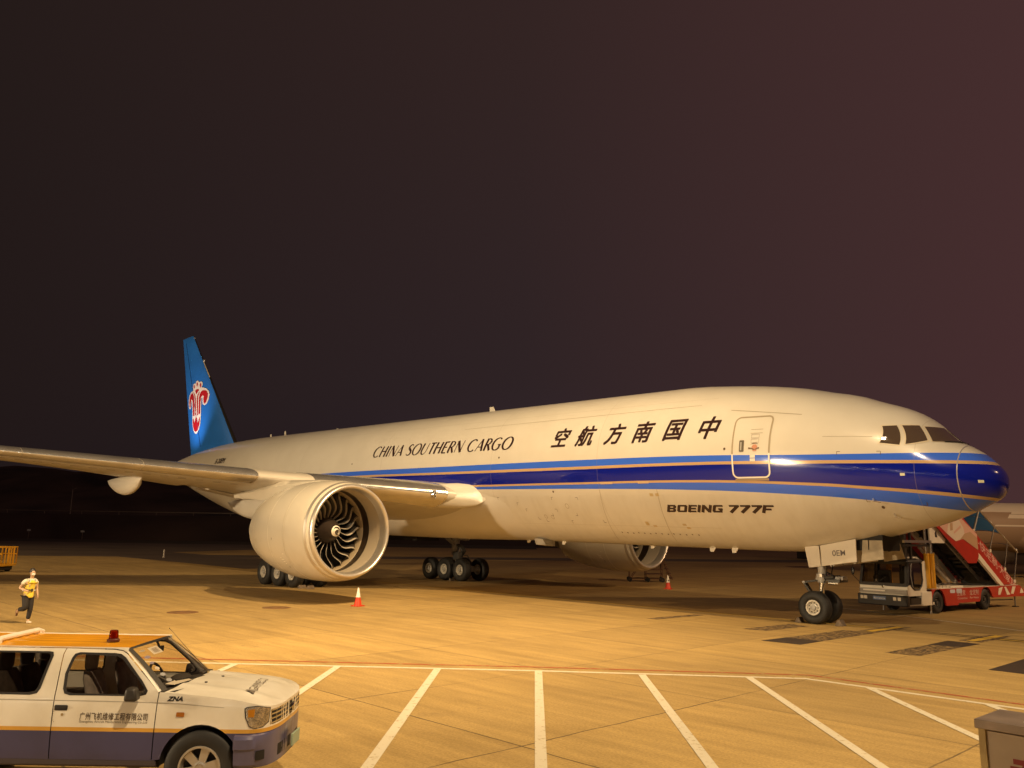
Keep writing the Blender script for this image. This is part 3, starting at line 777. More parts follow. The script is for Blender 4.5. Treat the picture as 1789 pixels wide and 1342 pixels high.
for s, y in ((8.9, -.5), (9.9, -.4), (13.0, .1), (17.6, -.2), (19.9, -.1)):
    b = MB(); z = FB(s)+zoff(s); b.hexa([(-s-.12, y-.02, z-.12), (-s+.02, y-.02, z-.12), (-s+.02, y+.02, z-.12), (-s-.12, y+.02, z-.12), (-s-.14, y-.02, z+.05), (-s+.14, y-.02, z+.05), (-s+.14, y+.02, z+.05), (-s-.14, y+.02, z+.05)], WHITE); b.build('drain_mast', AIR)

# ------------------------------------------------------------------ wings
def wing_le(y): return (21.2+0.687*(y-3.3), 4.40+0.0925*(y-3.3))
WTW = pch([(0, .045), (3.3, .045), (10, .010), (18, -.026), (30, -.036), (33, -.036)])
WTK = pch([(0, .125), (3.3, .120), (10, .096), (18, .088), (33, .085)])
def wing_te(y):
    if y < 10: s = 34.7+0.02*(y-3.3)
    elif y < 30: s = 34.85+0.36*(y-10)
    else: s = 42.05+0.72*(y-30)
    return s
def airfoil(n=22):
    o = []
    def th(x): return 5*(.2969*math.sqrt(x)-.126*x-.3516*x*x+.2843*x**3-.1036*x**4)
    xs = [(1-math.cos(PI*i/n))/2 for i in range(n+1)]
    for x in reversed(xs): o.append((x, th(x)*1.05+.02*(1-(2*x-1)**2)*.6))
    for x in xs[1:]: o.append((x, -th(x)*0.92+.02*(1-(2*x-1)**2)*.2-(0.0)))
    return o
AF = airfoil()
NA = 22
def wing(side):
    ys = [0.5, 2.0, 3.3, 5, 7, 8.5, 10, 12, 15, 18, 21, 25, 30, 31.2, 32.0, 32.4]
    rings = []
    for y in ys:
        if y <= 30.0: sl, zl = wing_le(y)
        else:
            sl, zl = wing_le(30); sl += 1.25*(y-30); zl += .12*(y-30)
        st = wing_te(y); c = max(st-sl, .25); tk = WTK(y)
        tw = WTW(y)   # incidence
        rings.append([Vector((-(sl+u*c), side*y, zl+w*c*tk-u*c*tw+0.006*c)) for u, w in AF])
    b = MB(); n = len(AF)
    o0 = [p for r in rings for p in r]; fs_m = []; fs_w = []
    for i in range(len(rings)-1):
        for j in range(n):
            k = (j+1) % n; q = (i*n+j, i*n+k, (i+1)*n+k, (i+1)*n+j)
            lead = (NA-5 <= j <= NA+3)
            fs_w.append(q)
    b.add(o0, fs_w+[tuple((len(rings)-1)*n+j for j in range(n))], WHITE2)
    w = b.build('wing', AIR, sharp=50)
    # polished slats wrapped over the leading edge, in spanwise pieces
    for (a0, a1) in ((3.75, 8.6), (10.6, 14.52), (14.54, 18.52), (18.54, 22.52), (22.54, 26.52), (26.54, 29.8)):
        rs = []
        for y in np.linspace(a0, a1, 6):
            sl, zl = wing_le(y); st = wing_te(y); c = st-sl; tk = WTK(y); tw = WTW(y)
            pts = []
            for j in range(NA-6, NA+5):
                u, w_ = AF[j]; p = Vector((-(sl+u*c), side*y, zl+w_*c*tk-u*c*tw+0.006*c)); cen = Vector((-(sl+.10*c), side*y, zl)); pts.append(p+(p-cen).normalized()*0.022)
            rs.append(pts)
        b = MB(); b.loft(rs, METAL, False, True, True); b.build('slat', w, sharp=50)
    # flap track fairings
    for y, L_, d in ((7.2, 5.2, .95), (13.2, 4.6, .80), (19.6, 3.6, .55), (25.0, 2.8, .42)):
        st = wing_te(y); sl, zl = wing_le(y); c = st-sl; s0 = st-L_*.72
        rg = []
        for i in range(13):
            t_ = i/12; r = max(.02, math.sin(PI*min(1, t_**.75))**.75)
            zc = zl-.05-c*WTW(y)*.7-.02*c-d*.40*r
            rg.append([Vector((-(s0+L_*t_), side*y+.30*r*math.cos(2*PI*k/16), zc+d*.58*r*math.sin(2*PI*k/16))) for k in range(16)])
        b = MB(); b.loft(rg, WHITE, True, True, True); b.build('flap_track_fairing', w, sharp=60)
    # trailing edge flap, slightly proud of the lower skin, with its gap
    for a0, a1 in ((3.6, 9.7), (10.9, 22.0)):
        b = MB(); top_ = []; bot_ = []
        rs = []
        for y in np.linspace(a0, a1, 8):
            sl, zl = wing_le(y); st = wing_te(y); c = st-sl; tw = WTW(y); zt = zl-c*tw
            q = .20 if y < 10 else .24
            rs.append([Vector((-(st-q*c), side*y, zt-.012*c-.01)), Vector((-(st-q*.5*c), side*y, zt-.012*c-.02)), Vector((-(st+.06), side*y, zt-.05)), Vector((-(st-q*.5*c), side*y, zt+.004*c))])
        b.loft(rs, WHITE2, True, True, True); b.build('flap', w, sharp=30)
    # gap shadows and access panels under the slats
    for y in np.arange(11, 29, .62):
        sl, zl = wing_le(y); st = wing_te(y); c = st-sl; u = .135; tw_ = WTW(y); pl_ = Vector((-(sl+u*c), side*y, zl-.035*c-.135*c*tw_-.006))
        if wing.panel is None:
            b = MB(); b.box((0, 0, 0), (.035, .34, .012), mat('panel_shadow', (0.17, 0.12, 0.07), 0.6)); wing.panel = b.build('wing_access_panel', w, loc=pl_)
        else: dup(wing.panel, w, pl_)
    # landing light in the inboard leading edge
    sl, zl = wing_le(4.25)
    b = MB(); b.lathe([(-.10, .19), (.02, .20), (.05, .17), (.02, .13)], (-sl+.03, side*4.25, zl), (1, side*-.55, -.10), METAL, 20)
    b.lathe([(.0, .135), (.025, .08), (.03, .01)], (-sl+.05, side*4.25, zl), (1, side*-.55, -.10), mat('landing_light_glass', (0.03, 0.026, 0.02), 0.05), 20, False, True)
    b.lathe([(.035, .05), (.045, .045), (.05, .005)], (-sl+.06, side*4.25, zl), (1, side*-.55, -.10), LENS, 12, False, True)
    b.build('landing_light', w)
    return w
wing.panel = None
for sd in (-1, 1): wing(sd)
# leading-edge root glove (strake between fuselage and wing)
for sd in (-1, 1):
    b = MB(); rg = []
    for t_, pr, hz in ((0, -.10, .18), (.08, .02, .30), (.2, .14, .42), (.4, .36, .52), (.65, .68, .58), (1.0, 1.15, .56)):
        s = 20.0+2.3*t_; zc = lerp(-1.20, -1.20, t_)+zoff(s)
        rg.append([Vector((-s, sd*(2.86+pr*(.5+.5*math.cos(2*PI*k/20)) if True else 0), zc+hz*math.sin(2*PI*k/20))) for k in range(20)])
    b.loft(rg, WHITE, True, True, True); b.build('wing_root_glove', AIR, sharp=60)

# ------------------------------------------------------------------ tail
FINBLUE = mat('fin_blue', (0.020, 0.19, 0.78), 0.30, coat=0.4, var=0.10, vscale=0.5)
FINLE = mat('fin_leading_edge', (0.06, 0.055, 0.05), 0.35, metal=0.6)
def fin_x(z): return (51.0+(z-9.3)*(60.25-51.0)/(18.8-9.3), 58.85+(z-8.6)*(62.55-58.85)/(18.9-8.6))   # leading and trailing edge
def fin_y(s, z):
    a, e = fin_x(z); c = e-a; u = min(1, max(0, (s-a)/c)); return 5*(.2969*math.sqrt(u)-.126*u-.3516*u*u+.2843*u**3-.1036*u**4)*c*.10
b = MB(); rings = []
for z in (7.6, 9, 10.5, 12, 14, 16, 18, 18.75, 18.86):
    a, e = fin_x(z); c = e-a; k = 0.6 if z > 18.8 else 1
    rings.append([Vector((-(a+u*c), w*c*.10*k, z)) for u, w in ((p[0], p[1]-(.02*(1-(2*p[0]-1)**2)*.6 if i <= NA else .02*(1-(2*p[0]-1)**2)*.2)) for i, p in enumerate(AF))])
n = len(AF); vs = [p for r in rings for p in r]; fb = []; fl = []
for i in range(len(rings)-1):
    for j in range(n):
        k = (j+1) % n; (fl if NA-2 <= j <= NA+1 else fb).append((i*n+j, i*n+k, (i+1)*n+k, (i+1)*n+j))
b.add(vs, fb+[tuple((len(rings)-1)*n+j for j in range(n))], FINBLUE); b.add(vs, fl, FINLE)
FIN = b.build('tail_fin', AIR, sharp=50)
b = MB(); b.box((-60.35, 0, 18.62), (.55, .09, .22), GEAR, Matrix.Rotation(R(12), 3, 'Y')); b.build('fin_tip_cap', FIN)
b = MB(); b.tube([(-57.85, -.03, 16.28), (-56.4, -.04, 14.80)], .035, CREAM, 6); b.tube([(-57.85, -.03, 16.28), (-57.75, -.03, 16.42)], .05, CREAM, 6); b.build('fin_edge_strip', FIN)
b = MB()   # rudder hinge line
for sd in (-1, 1):
    P = [(-(lerp(*fin_x(z), .70)), sd*(fin_y(lerp(*fin_x(z), .70), z)+.012), z) for z in np.linspace(9.2, 18.4, 8)]
    b.tube(P, .018, mat('hinge_gap', (0.02, 0.08, 0.26), 0.5), 4)
b.build('rudder_hinge_line', FIN)
# flower emblem: digitised outlines on the fin plane (crop pixels -> station, height)
def em(x, y):
    s = 60.01-0.00921*(x-140)-0.000845*(y-620); z = 13.01-0.00094*(x-140)-0.003908*(y-620)
    return s, z
def emap(off, sd): return lambda x, y: Vector((-x, sd*(fin_y(x, y)+off), y))
EMW = [(175,750),(145,730),(133,640),(140,540),(165,440),(205,380),(240,350),(268,345),(262,280),(270,215),(295,183),(325,195),(345,140),(378,122),(405,145),(420,165),(450,143),(482,165),(488,220),(470,275),(520,285),(570,305),(610,360),(628,430),(615,540),(580,625),(535,662),(500,640),(490,590),(488,500),(470,500),(460,620),(450,850),(440,980),(420,1100),(380,1210),(330,1268),(285,1255),(245,1180),(225,1060),(228,960),(232,880),(236,700),(228,580),(215,560),(208,640),(195,720)]
def el(cx, cy, rx, ry): return [(cx+rx*math.cos(a*PI/8), cy+ry*math.sin(a*PI/8)) for a in range(16)]
EMR = [[(240,385),(275,430),(290,520),(290,700),(283,890),(250,890),(255,700),(248,560),(225,525),(205,540),(195,620),(185,700),(172,715),(158,690),(155,600),(165,510),(195,430)],
 [(520,330),(570,350),(600,410),(595,500),(570,590),(535,630),(515,600),(510,520),(520,460),(490,450),(460,480),(445,600),(435,830),(405,860),(395,840),(405,640),(410,500),(430,420),(470,355)],
 [(270,370),(310,420),(330,500),(330,700),(322,870),(298,880),(305,700),(305,520),(290,430)],
 [(420,360),(425,395),(398,440),(388,520),(384,700),(378,868),(352,880),(355,700),(358,520),(375,440)],
 [(315,345),(360,310),(405,310),(410,340),(375,380),(352,420),(335,390)],
 el(296,255,14,45), el(370,205,16,45), el(447,225,17,50),
 [(335,890),(360,960),(375,1045),(395,960),(425,900),(428,980),(405,1090),(365,1190),(315,1230),(265,1190),(240,1080),(240,960),(262,940),(285,1040),(310,950)]]
EW = mat('emblem_white', (0.86, 0.80, 0.82), 0.4); ER = mat('emblem_red', (0.50, 0.010, 0.022), 0.35)
for sd in (-1, 1):
    eb = MB(); v, f = fill2d([[em(*p) for p in EMW]], 0.35); mp_ = emap(.012, sd); eb.add([mp_(*p) for p in v], f, EW)
    mp_ = emap(.022, sd)
    for o_ in EMR:
        v, f = fill2d([[em(*p) for p in o_]], 0.35); eb.add([mp_(*p) for p in v], f, ER)
    eb.build('flower_emblem', FIN, fix=False)
for sd in (-1, 1):
    b = MB(); rings = []
    for y, a, c, z in ((.4, 54.2, 6.2, 6.95), (2.0, 55.2, 5.5, 7.1), (6, 57.9, 3.9, 7.45), (10.4, 60.8, 2.2, 7.80), (10.76, 61.4, 1.7, 7.83)):
        rings.append([Vector((-(a+u*c), sd*y, z+w*c*.09)) for u, w in AF])
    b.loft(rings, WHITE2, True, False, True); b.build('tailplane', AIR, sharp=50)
b = MB(); b.lathe([(0, .30), (.12, .27), (.1, .05)], (-62.8, 0, 1.4+zoff(62.8)), (-1, 0, .06), DKGREY, 16, False, True); b.build('exhaust_outlet', AIR)

# ------------------------------------------------------------------ engines (local x forward, origin on the axis at the inlet lip)
ENGW = mat('nacelle_paint', (0.64, 0.59, 0.49), 0.26, coat=0.4, var=0.03, vscale=1.0)
INNER = mat('inlet_barrel', (0.46, 0.40, 0.31), 0.42)
FANDK = mat('fan_blade_dark', (0.022, 0.018, 0.015), 0.35)
FANLE = mat('blade_edge_titanium', (0.40, 0.355, 0.295), 0.45)
def make_engine(loc):
    b = MB()
    prof = [(-.02, 1.735), (-.22, 1.84), (-.5, 1.915), (-.9, 1.965), (-1.4, 1.99), (-2.0, 1.995), (-2.7, 1.975), (-3.4, 1.925), (-4.1, 1.83), (-4.8, 1.68), (-5.35, 1.53), (-5.6, 1.455)]
    b.lathe(prof, (0, 0, 0), (1, 0, 0), ENGW, 96)
    b.lathe([(-5.6, 1.455), (-5.58, 1.43), (-4.9, 1.50), (-4.0, 1.5)], (0, 0, 0), (1, 0, 0), DKGREY, 64)
    e = b.build('engine', AIR, sharp=50, loc=loc)
    b = MB(); lip = []
    for i in range(13):
        a = PI*i/12; lip.append((-.16+.16*math.sin(a)*1.0, 1.715+.095*math.cos(a)-.0*i))
    b.lathe([(-.42, 1.905)]+lip+[(-.42, 1.595)], (0, 0, 0), (1, 0, 0), LIPM, 96); b.build('inlet_lip', e, sharp=60)
    b = MB(); b.lathe([(-.40, 1.597), (-.7, 1.585), (-1.05, 1.60), (-1.22, 1.61)], (0, 0, 0), (1, 0, 0), INNER, 96); b.build('inlet_barrel', e, sharp=60)
    b = MB(); b.lathe([(-1.22, 1.612), (-1.24, 1.63), (-1.68, 1.63)], (0, 0, 0), (1, 0, 0), mat('fan_case_dark', (0.035, 0.022, 0.014), 0.35), 96)
    b.lathe([(-1.68, 1.632), (-1.70, 1.60), (-2.2, 1.60)], (0, 0, 0), (1, 0, 0), mat('fan_case_liner', (0.30, 0.24, 0.16), 0.45), 96)
    b.lathe([(-2.2, 1.60), (-2.22, .4)], (0, 0, 0), (1, 0, 0), DARK, 64); b.build('fan_case', e, sharp=60)
    b = MB(); b.lathe([(-1.02, .004), (-1.03, .05), (-1.10, .14), (-1.24, .26), (-1.42, .37), (-1.60, .46), (-1.80, .52), (-2.1, .54)], (0, 0, 0), (1, 0, 0), mat('spinner_dark', (0.035, 0.025, 0.020), 0.32), 48, True)
    sp = b.build('spinner', e, sharp=60)
    SPT = pch([(.004, -1.02), (.05, -1.03), (.14, -1.10), (.26, -1.24), (.37, -1.42), (.46, -1.60)])
    b = MB(); vs = []; n_ = 40
    for i in range(n_+1):
        t_ = i/n_; a = R(-75+430*t_); rc = lerp(.135, .255, max(0, t_-.55)/.45) if t_ > .55 else .135-.02*math.sin(t_*PI/.55); hw = lerp(.075, .012, max(0, (t_-.45))/.55)*min(1, t_*12+.2)
        for r_ in (rc-hw, rc+hw):
            r_ = max(r_, .02); vs.append((SPT(r_)+.006, r_*math.cos(a), r_*math.sin(a)))
    b.add(vs, [(2*i, 2*i+1, 2*i+3, 2*i+2) for i in range(n_)], mat('spiral_white', (0.85, 0.80, 0.70), 0.5)); b.build('spinner_spiral', sp, fix=False)
    # 22 wide swept blades, each with a bright metal leading edge
    NB = 22; nr = 12
    bl = MB(); vsl = []; vsd = []
    cols = []
    for i in range(nr+1):
        t_ = i/nr; r_ = lerp(.50, 1.585, t_)
        stag = R(lerp(18, 62, t_)); ch = lerp(.40, .62, math.sin(PI*min(1, t_*.75)))
        ph = .34*(0.34*math.sin(2*PI*(t_*.88-.06))-.30*t_)            # S-shaped sweep seen from the front
        x0 = -1.76+.10*math.sin(PI*t_)-.10*t_
        row = []
        for u in (0, .20, .5, 1.0):
            dx = -u*ch*math.cos(stag); dp = -u*ch*math.sin(stag)/r_*.62
            a = ph+dp; row.append(Vector((x0+dx, r_*math.sin(a), r_*math.cos(a))))
        cols.append(row)
    vs = [p for r in cols for p in r]; le = []; dk = []
    for i in range(nr):
        for j in range(3):
            (le if j == 0 else dk).append((i*4+j, i*4+j+1, i*4+5+j, i*4+4+j))
    bl.add(vs, le, FANLE); bl.add(vs, dk, FANDK)
    b0 = bl.build('fan_blade', e, sharp=70, fix=False)
    sol = b0.modifiers.new('thick', 'SOLIDIFY'); sol.thickness = .012
    for k in range(1, NB):
        c = b0.copy(); COL.objects.link(c); c.parent = e; c.rotation_euler = (2*PI*k/NB, 0, 0)
    b = MB(); b.lathe([(-4.2, 1.02), (-5.4, 1.05), (-6.3, .93), (-7.0, .74), (-7.25, .66), (-7.2, .60)], (0, 0, 0), (1, 0, 0), mat('core_cowl', (0.28, 0.25, 0.21), 0.4, metal=0.7), 48); b.lathe([(-7.0, .42), (-7.6, .30), (-8.2, .05)], (0, 0, 0), (1, 0, 0), MATS['core_cowl'], 32, False, True); b.build('exhaust_cone', e, sharp=50)
    # pylon rising from the cowl to the wing underside
    b = MB(); rg = []
    for x, z0, z1, w in ((-1.6, 1.93, 2.00, .05), (-2.4, 1.85, 2.05, .20), (-3.4, 1.75, 2.08, .32), (-4.6, 1.5, 2.10, .38), (-6.0, 1.25, 2.05, .36), (-8.0, 1.35, 1.80, .30), (-10.0, 1.45, 1.65, .16)):
        rg.append([Vector((x, -w, z0)), Vector((x, w, z0)), Vector((x, w, lerp(z0, z1, .7))), Vector((x, w*.45, z1)), Vector((x, -w*.45, z1)), Vector((x, -w, lerp(z0, z1, .7)))])
    b.loft(rg, ENGW, True, True, True); b.build('pylon', e, sharp=40)
    # cowl seams, strake and stencils
    b = MB(); SE = mat('cowl_seam', (0.50, 0.45, 0.34), 0.5); SEL = mat('cowl_seam_light', (0.84, 0.80, 0.68), 0.4)
    PR = pch([(-x, r) for x, r in prof])
    def seam(x, w, m, a0=-PI, a1=PI):
        n_ = 72; vs = []
        for k in range(n_+1):
            a = lerp(a0, a1, k/n_)
            for d in (-w/2, w/2): r_ = PR(-x-d)+.006; vs.append((x+d, r_*math.sin(a), r_*math.cos(a)))
        b.add(vs, [(2*k, 2*k+1, 2*k+3, 2*k+2) for k in range(n_)], m)
    seam(-.43, .02, SE); seam(-1.75, .022, SEL); seam(-3.05, .02, SEL); seam(-1.80, .012, SE); seam(-4.75, .02, SE)
    for a_ in (R(135), R(-135)):
        vs = []
        for x in np.linspace(-1.8, -4.7, 10):
            for d in (-.006, .006): r_ = PR(-x)+.006; vs.append((x, r_*math.sin(a_+d), r_*math.cos(a_+d)))
        b.add(vs, [(2*k, 2*k+1, 2*k+3, 2*k+2) for k in range(9)], SE)
    for (x, a_, w, h, m) in ((-2.15, -2.18, .22, .012, CREAM), (-2.15, -2.23, .16, .012, CREAM), (-2.12, -2.28, .10, .01, CREAM), (-2.05, -2.36, .05, .02, DM), (-2.1, -2.42, .08, .014, STK), (-1.2, -2.30, .1, .02, SE), (-1.25, -2.38, .14, .012, SE), (-2.0, -2.05, .12, .01, CREAM), (-2.7, -1.75, .05, .02, DM), (-2.3, -2.14, .10, .01, CREAM)):
        vs = []
        for xx in (x, x-w):
            for d in (-h, h): r_ = PR(-xx)+.008; vs.append((xx, r_*math.sin(a_+d), r_*math.cos(a_+d)))
        b.add(vs, [(0, 1, 3, 2)], m)
    b.build('cowl_marking', e, fix=False)
    return e
E1 = make_engine((-20.17, -9.61, 2.835))
E2 = dup(E1, AIR, (-20.17, 9.61, 2.835))

# ------------------------------------------------------------------ landing gear
def wheel_mesh(r, w, rr):
    """axle along y; tyre as the part, rim as its sub-part"""
    T = MB(); pr = [(-w*.36, rr), (-w*.46, rr*1.12), (-w*.5, lerp(rr, r, .45)), (-w*.47, lerp(rr, r, .75)), (-w*.38, r*.965), (-w*.2, r*.995), (-w*.08, r), (-w*.075, r*.985), (-w*.05, r*.985), (-w*.045, r), (w*.045, r), (w*.05, r*.985), (w*.075, r*.985), (w*.08, r)]
    pr += [(-a, q) for a, q in reversed(pr[:6])]
    T.lathe(pr, (0, 0, 0), (0, 1, 0), BLK, 48)
    Q = MB()
    for sd in (-1, 1):
        Q.lathe([(w*.36, rr*1.02), (w*.42, rr*.98), (w*.42, rr*.84), (w*.30, rr*.78), (w*.22, rr*.62), (w*.27, rr*.5), (w*.27, rr*.40)], (0, 0, 0), (0, sd, 0), RIM, 32)
        Q.lathe([(w*.27, rr*.40), (w*.44, rr*.34), (w*.46, rr*.05)], (0, 0, 0), (0, sd, 0), GEAR, 20, False, True)
        for k in range(9):
            a = 2*PI*k/9; Q.box((math.cos(a)*rr*.62, sd*w*.245, math.sin(a)*rr*.62), (rr*.14, .02, rr*.14), DKGREY)
    return T, Q
def put_wheel(r, w, rr, loc, parent=AIR):
    T, Q = wheel_mesh(r, w, rr); t_ = T.build('wheel', parent, sharp=50, loc=loc); Q.build('rim', t_, sharp=40); return t_
nw = put_wheel(.545, .42, .255, (-5.89, -.40, .540)); dup(nw, AIR, (-5.89, .40, .540))
b = MB()
b.cyl((-5.72, 0, 2.7), (-5.78, 0, 1.35), .15, GEAR, 20); b.cyl((-5.78, 0, 1.4), (-5.86, 0, .60), .095, METAL, 20); b.cyl((-5.89, -.38, .545), (-5.89, .38, .545), .09, GEAR, 16)
b.cyl((-5.76, 0, 1.62), (-5.78, 0, 1.42), .21, GEAR, 20); b.box((-5.60, 0, 1.50), (.34, .30, .16), DKGREY)
b.bar((-5.70, 0, 2.0), (-5.0, 0, 2.75), .10, .12, GEAR); b.bar((-5.74, -.12, 1.85), (-6.3, -.1, 2.6), .06, .08, GEAR)
b.cyl((-5.25, -.22, 1.56), (-5.62, -.16, 1.52), .06, DKGREY, 12); b.cyl((-5.25, .22, 1.56), (-5.62, .16, 1.52), .06, DKGREY, 12); b.cyl((-5.70, -.28, 1.6), (-5.70, .28, 1.6), .055, METAL, 12)
b.tube([(-5.62, -.14, 2.2), (-5.5, -.2, 1.9), (-5.55, -.16, 1.62), (-5.7, -.16, 1.2), (-5.8, -.1, .8)], .016, DARK, 6); b.tube([(-5.6, .1, 2.1), (-5.42, .06, 1.9), (-5.5, .1, 1.6)], .02, DARK, 6)
b.build('nose_gear_strut', AIR, sharp=40)
b = MB(); 
for sy in (-.10, .10): b.bar((-5.95, sy, 1.42), (-6.42, sy*.6, 1.34), .05, .07, DKGREY); b.bar((-6.42, sy*.6, 1.34), (-5.98, sy, .66), .05, .07, DKGREY)
b.cyl((-6.42, -.1, 1.34), (-6.42, .1, 1.34), .045, GEAR, 10); b.build('torque_link', AIR)
b = MB(); b.box((-5.24, 0, 1.44), (.42, .62, .10), DKGREY); b.box((-5.12, -.02, 1.53), (.30, .34, .10), GEAR); b.cyl((-5.45, -.25, 1.36), (-5.1, -.25, 1.36), .05, METAL, 12); b.bar((-5.65, .0, 1.72), (-5.2, 0, 1.5), .05, .05, DARK); b.build('steering_unit', AIR, bevel=.012)
for sy in (-.16, .16):
    b = MB(); b.lathe([(-.10, .09), (0, .095), (.015, .085)], (-5.06, sy, 1.50), (1, -.1, 0), GEAR, 18); b.lathe([(.012, .085), (.03, .05), (.036, .004)], (-5.06, sy, 1.50), (1, -.1, 0), LENS, 18, False, True); b.build('taxi_light', AIR)
NGD = mat('gear_door_paint', (0.60, 0.54, 0.44), 0.4, var=0.04)
def ngdoor(pts, th, y, name, sgn):
    b = MB(); b.prism(pts, lambda x, z, w: Vector((x, sgn*(y+w-.10*(z-2.5)*-.6), z)), -th/2, th/2, NGD); return b.build(name, AIR, bevel=.008)
for sgn in (-1, 1):
    d1 = ngdoor([(-5.50, 2.60), (-4.28, 2.84), (-4.30, 2.11), (-5.48, 1.93)], .05, .84, 'nose_gear_door', sgn)
    d2 = ngdoor([(-6.05, 2.56), (-5.54, 2.59), (-5.52, 1.92), (-5.94, 1.86)], .05, .84, 'nose_gear_door', sgn)
    if sgn < 0:
        v, f = text2d('0EM', .26, 0, .004); xs = [p[0] for p in v]
        b = MB(); b.add([(-5.10+x*1.02, -(.84+.028-.10*((2.25+y)-2.5)*-.6), 2.27+y+.07*(x)) for x, y in v], f, INK); b.build('tail_code_lettering', d1, fix=False)
# forward gear door pair and the open bay
for sgn in (-1, 1):
    b = MB(); b.prism([(-4.15, 2.86), (-3.55, 3.0), (-3.42, 2.22), (-4.12, 2.10)], lambda x, z, w: Vector((x, sgn*(.62+w+.35*(2.9-z)), z)), -.02, .02, mat('gear_door_inside', (0.36, 0.30, 0.21), 0.5, var=.2)); o = b.build('forward_gear_door', AIR, bevel=.006)
    b = MB(); b.tube([(-4.1, sgn*(.70), 2.62), (-3.9, sgn*.74, 2.45), (-3.6, sgn*.74, 2.5)], .018, DARK, 6); b.tube([(-3.95, sgn*.70, 2.82), (-3.92, sgn*.78, 2.5)], .014, DARK, 6); b.build('door_linkage', o)
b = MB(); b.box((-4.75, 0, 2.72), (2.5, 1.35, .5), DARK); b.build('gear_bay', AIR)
# main legs: three axles, six wheels each
MW = None
for sd in (-1, 1):
    y0 = sd*5.49
    for k in (-1, 0, 1):
        for q in (-.70, .70):
            L_ = (-31.77-1.45*k, y0+q, .655)
            MW = put_wheel(.66, .50, .30, L_) if MW is None else dup(MW, AIR, L_)
    b = MB(); b.bar((-30.2, y0, .70), (-33.35, y0, .70), .30, .34, GEAR)
    for k in (-1, 0, 1): b.cyl((-31.77-1.45*k, y0-.68, .655), (-31.77-1.45*k, y0+.68, .655), .10, GEAR, 12)
    b.tube([(-30.3, y0-.1, .95), (-30.5, y0-.1, 1.45), (-31.2, y0-.1, 1.5)], .03, DARK, 6); b.build('bogie_beam', AIR, bevel=.02)
    b = MB(); b.cyl((-31.77, y0, .75), (-31.77, y0, 1.6), .15, METAL, 20); b.cyl((-31.77, y0, 1.5), (-31.77, y0, 4.4), .24, GEAR, 20)
    b.bar((-31.7, y0, 2.0), (-31.7, sd*3.0, 3.6), .16, .18, GEAR); b.bar((-31.9, y0, 2.0), (-30.0, y0-sd*.4, 3.9), .14, .16, GEAR); b.bar((-31.5, y0, 1.2), (-31.0, y0, 1.75), .34, .1, DKGREY); b.bar((-31.0, y0, 1.75), (-31.5, y0, 2.1), .34, .1, DKGREY)
    b.box((-31.3, y0-.25, 1.45), (.5, .3, .45), DKGREY); b.build('main_gear_strut', AIR, sharp=40, bevel=.01)
    b = MB(); b.prism([(-32.9, 4.35), (-30.6, 4.45), (-30.5, 2.9), (-31.2, 2.35), (-32.2, 2.35), (-32.9, 3.0)], lambda x, z, w: Vector((x, y0+sd*(.42+w+.06*(4.3-z)), z)), -.03, .03, NGD); d = b.build('main_gear_door', AIR, bevel=.01)
    b = MB()
    for x in (-31.2, -31.9):
        for z in (3.3, 3.95): b.cyl((x, y0+sd*(.45+.06*(4.3-z)), z), (x, y0+sd*(.47+.06*(4.3-z)), z), .05, DM, 10)
    b.build('door_bolt', d)
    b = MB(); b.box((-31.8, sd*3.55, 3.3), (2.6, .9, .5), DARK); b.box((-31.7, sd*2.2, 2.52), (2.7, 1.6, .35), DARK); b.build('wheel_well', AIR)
b = MB(); b.hexa([(-18.6, -1.0, 2.36), (-18.0, -1.0, 2.36), (-18.0, -.4, 2.30), (-18.6, -.4, 2.30), (-18.6, -1.1, 2.62), (-18.1, -1.1, 2.62), (-18.1, -.3, 2.62), (-18.6, -.3, 2.62)], GEAR); b.build('air_outlet_scoop', AIR)

for _o in AIR.children:
    if _o.name.split('.')[0] in ('nose_gear_strut', 'torque_link', 'steering_unit', 'taxi_light') or (_o.name.startswith('wheel') and _o.location.x > -10 and _o.type == 'MESH' and _o.name.split('.')[0] == 'wheel'): _o.location.x -= .11

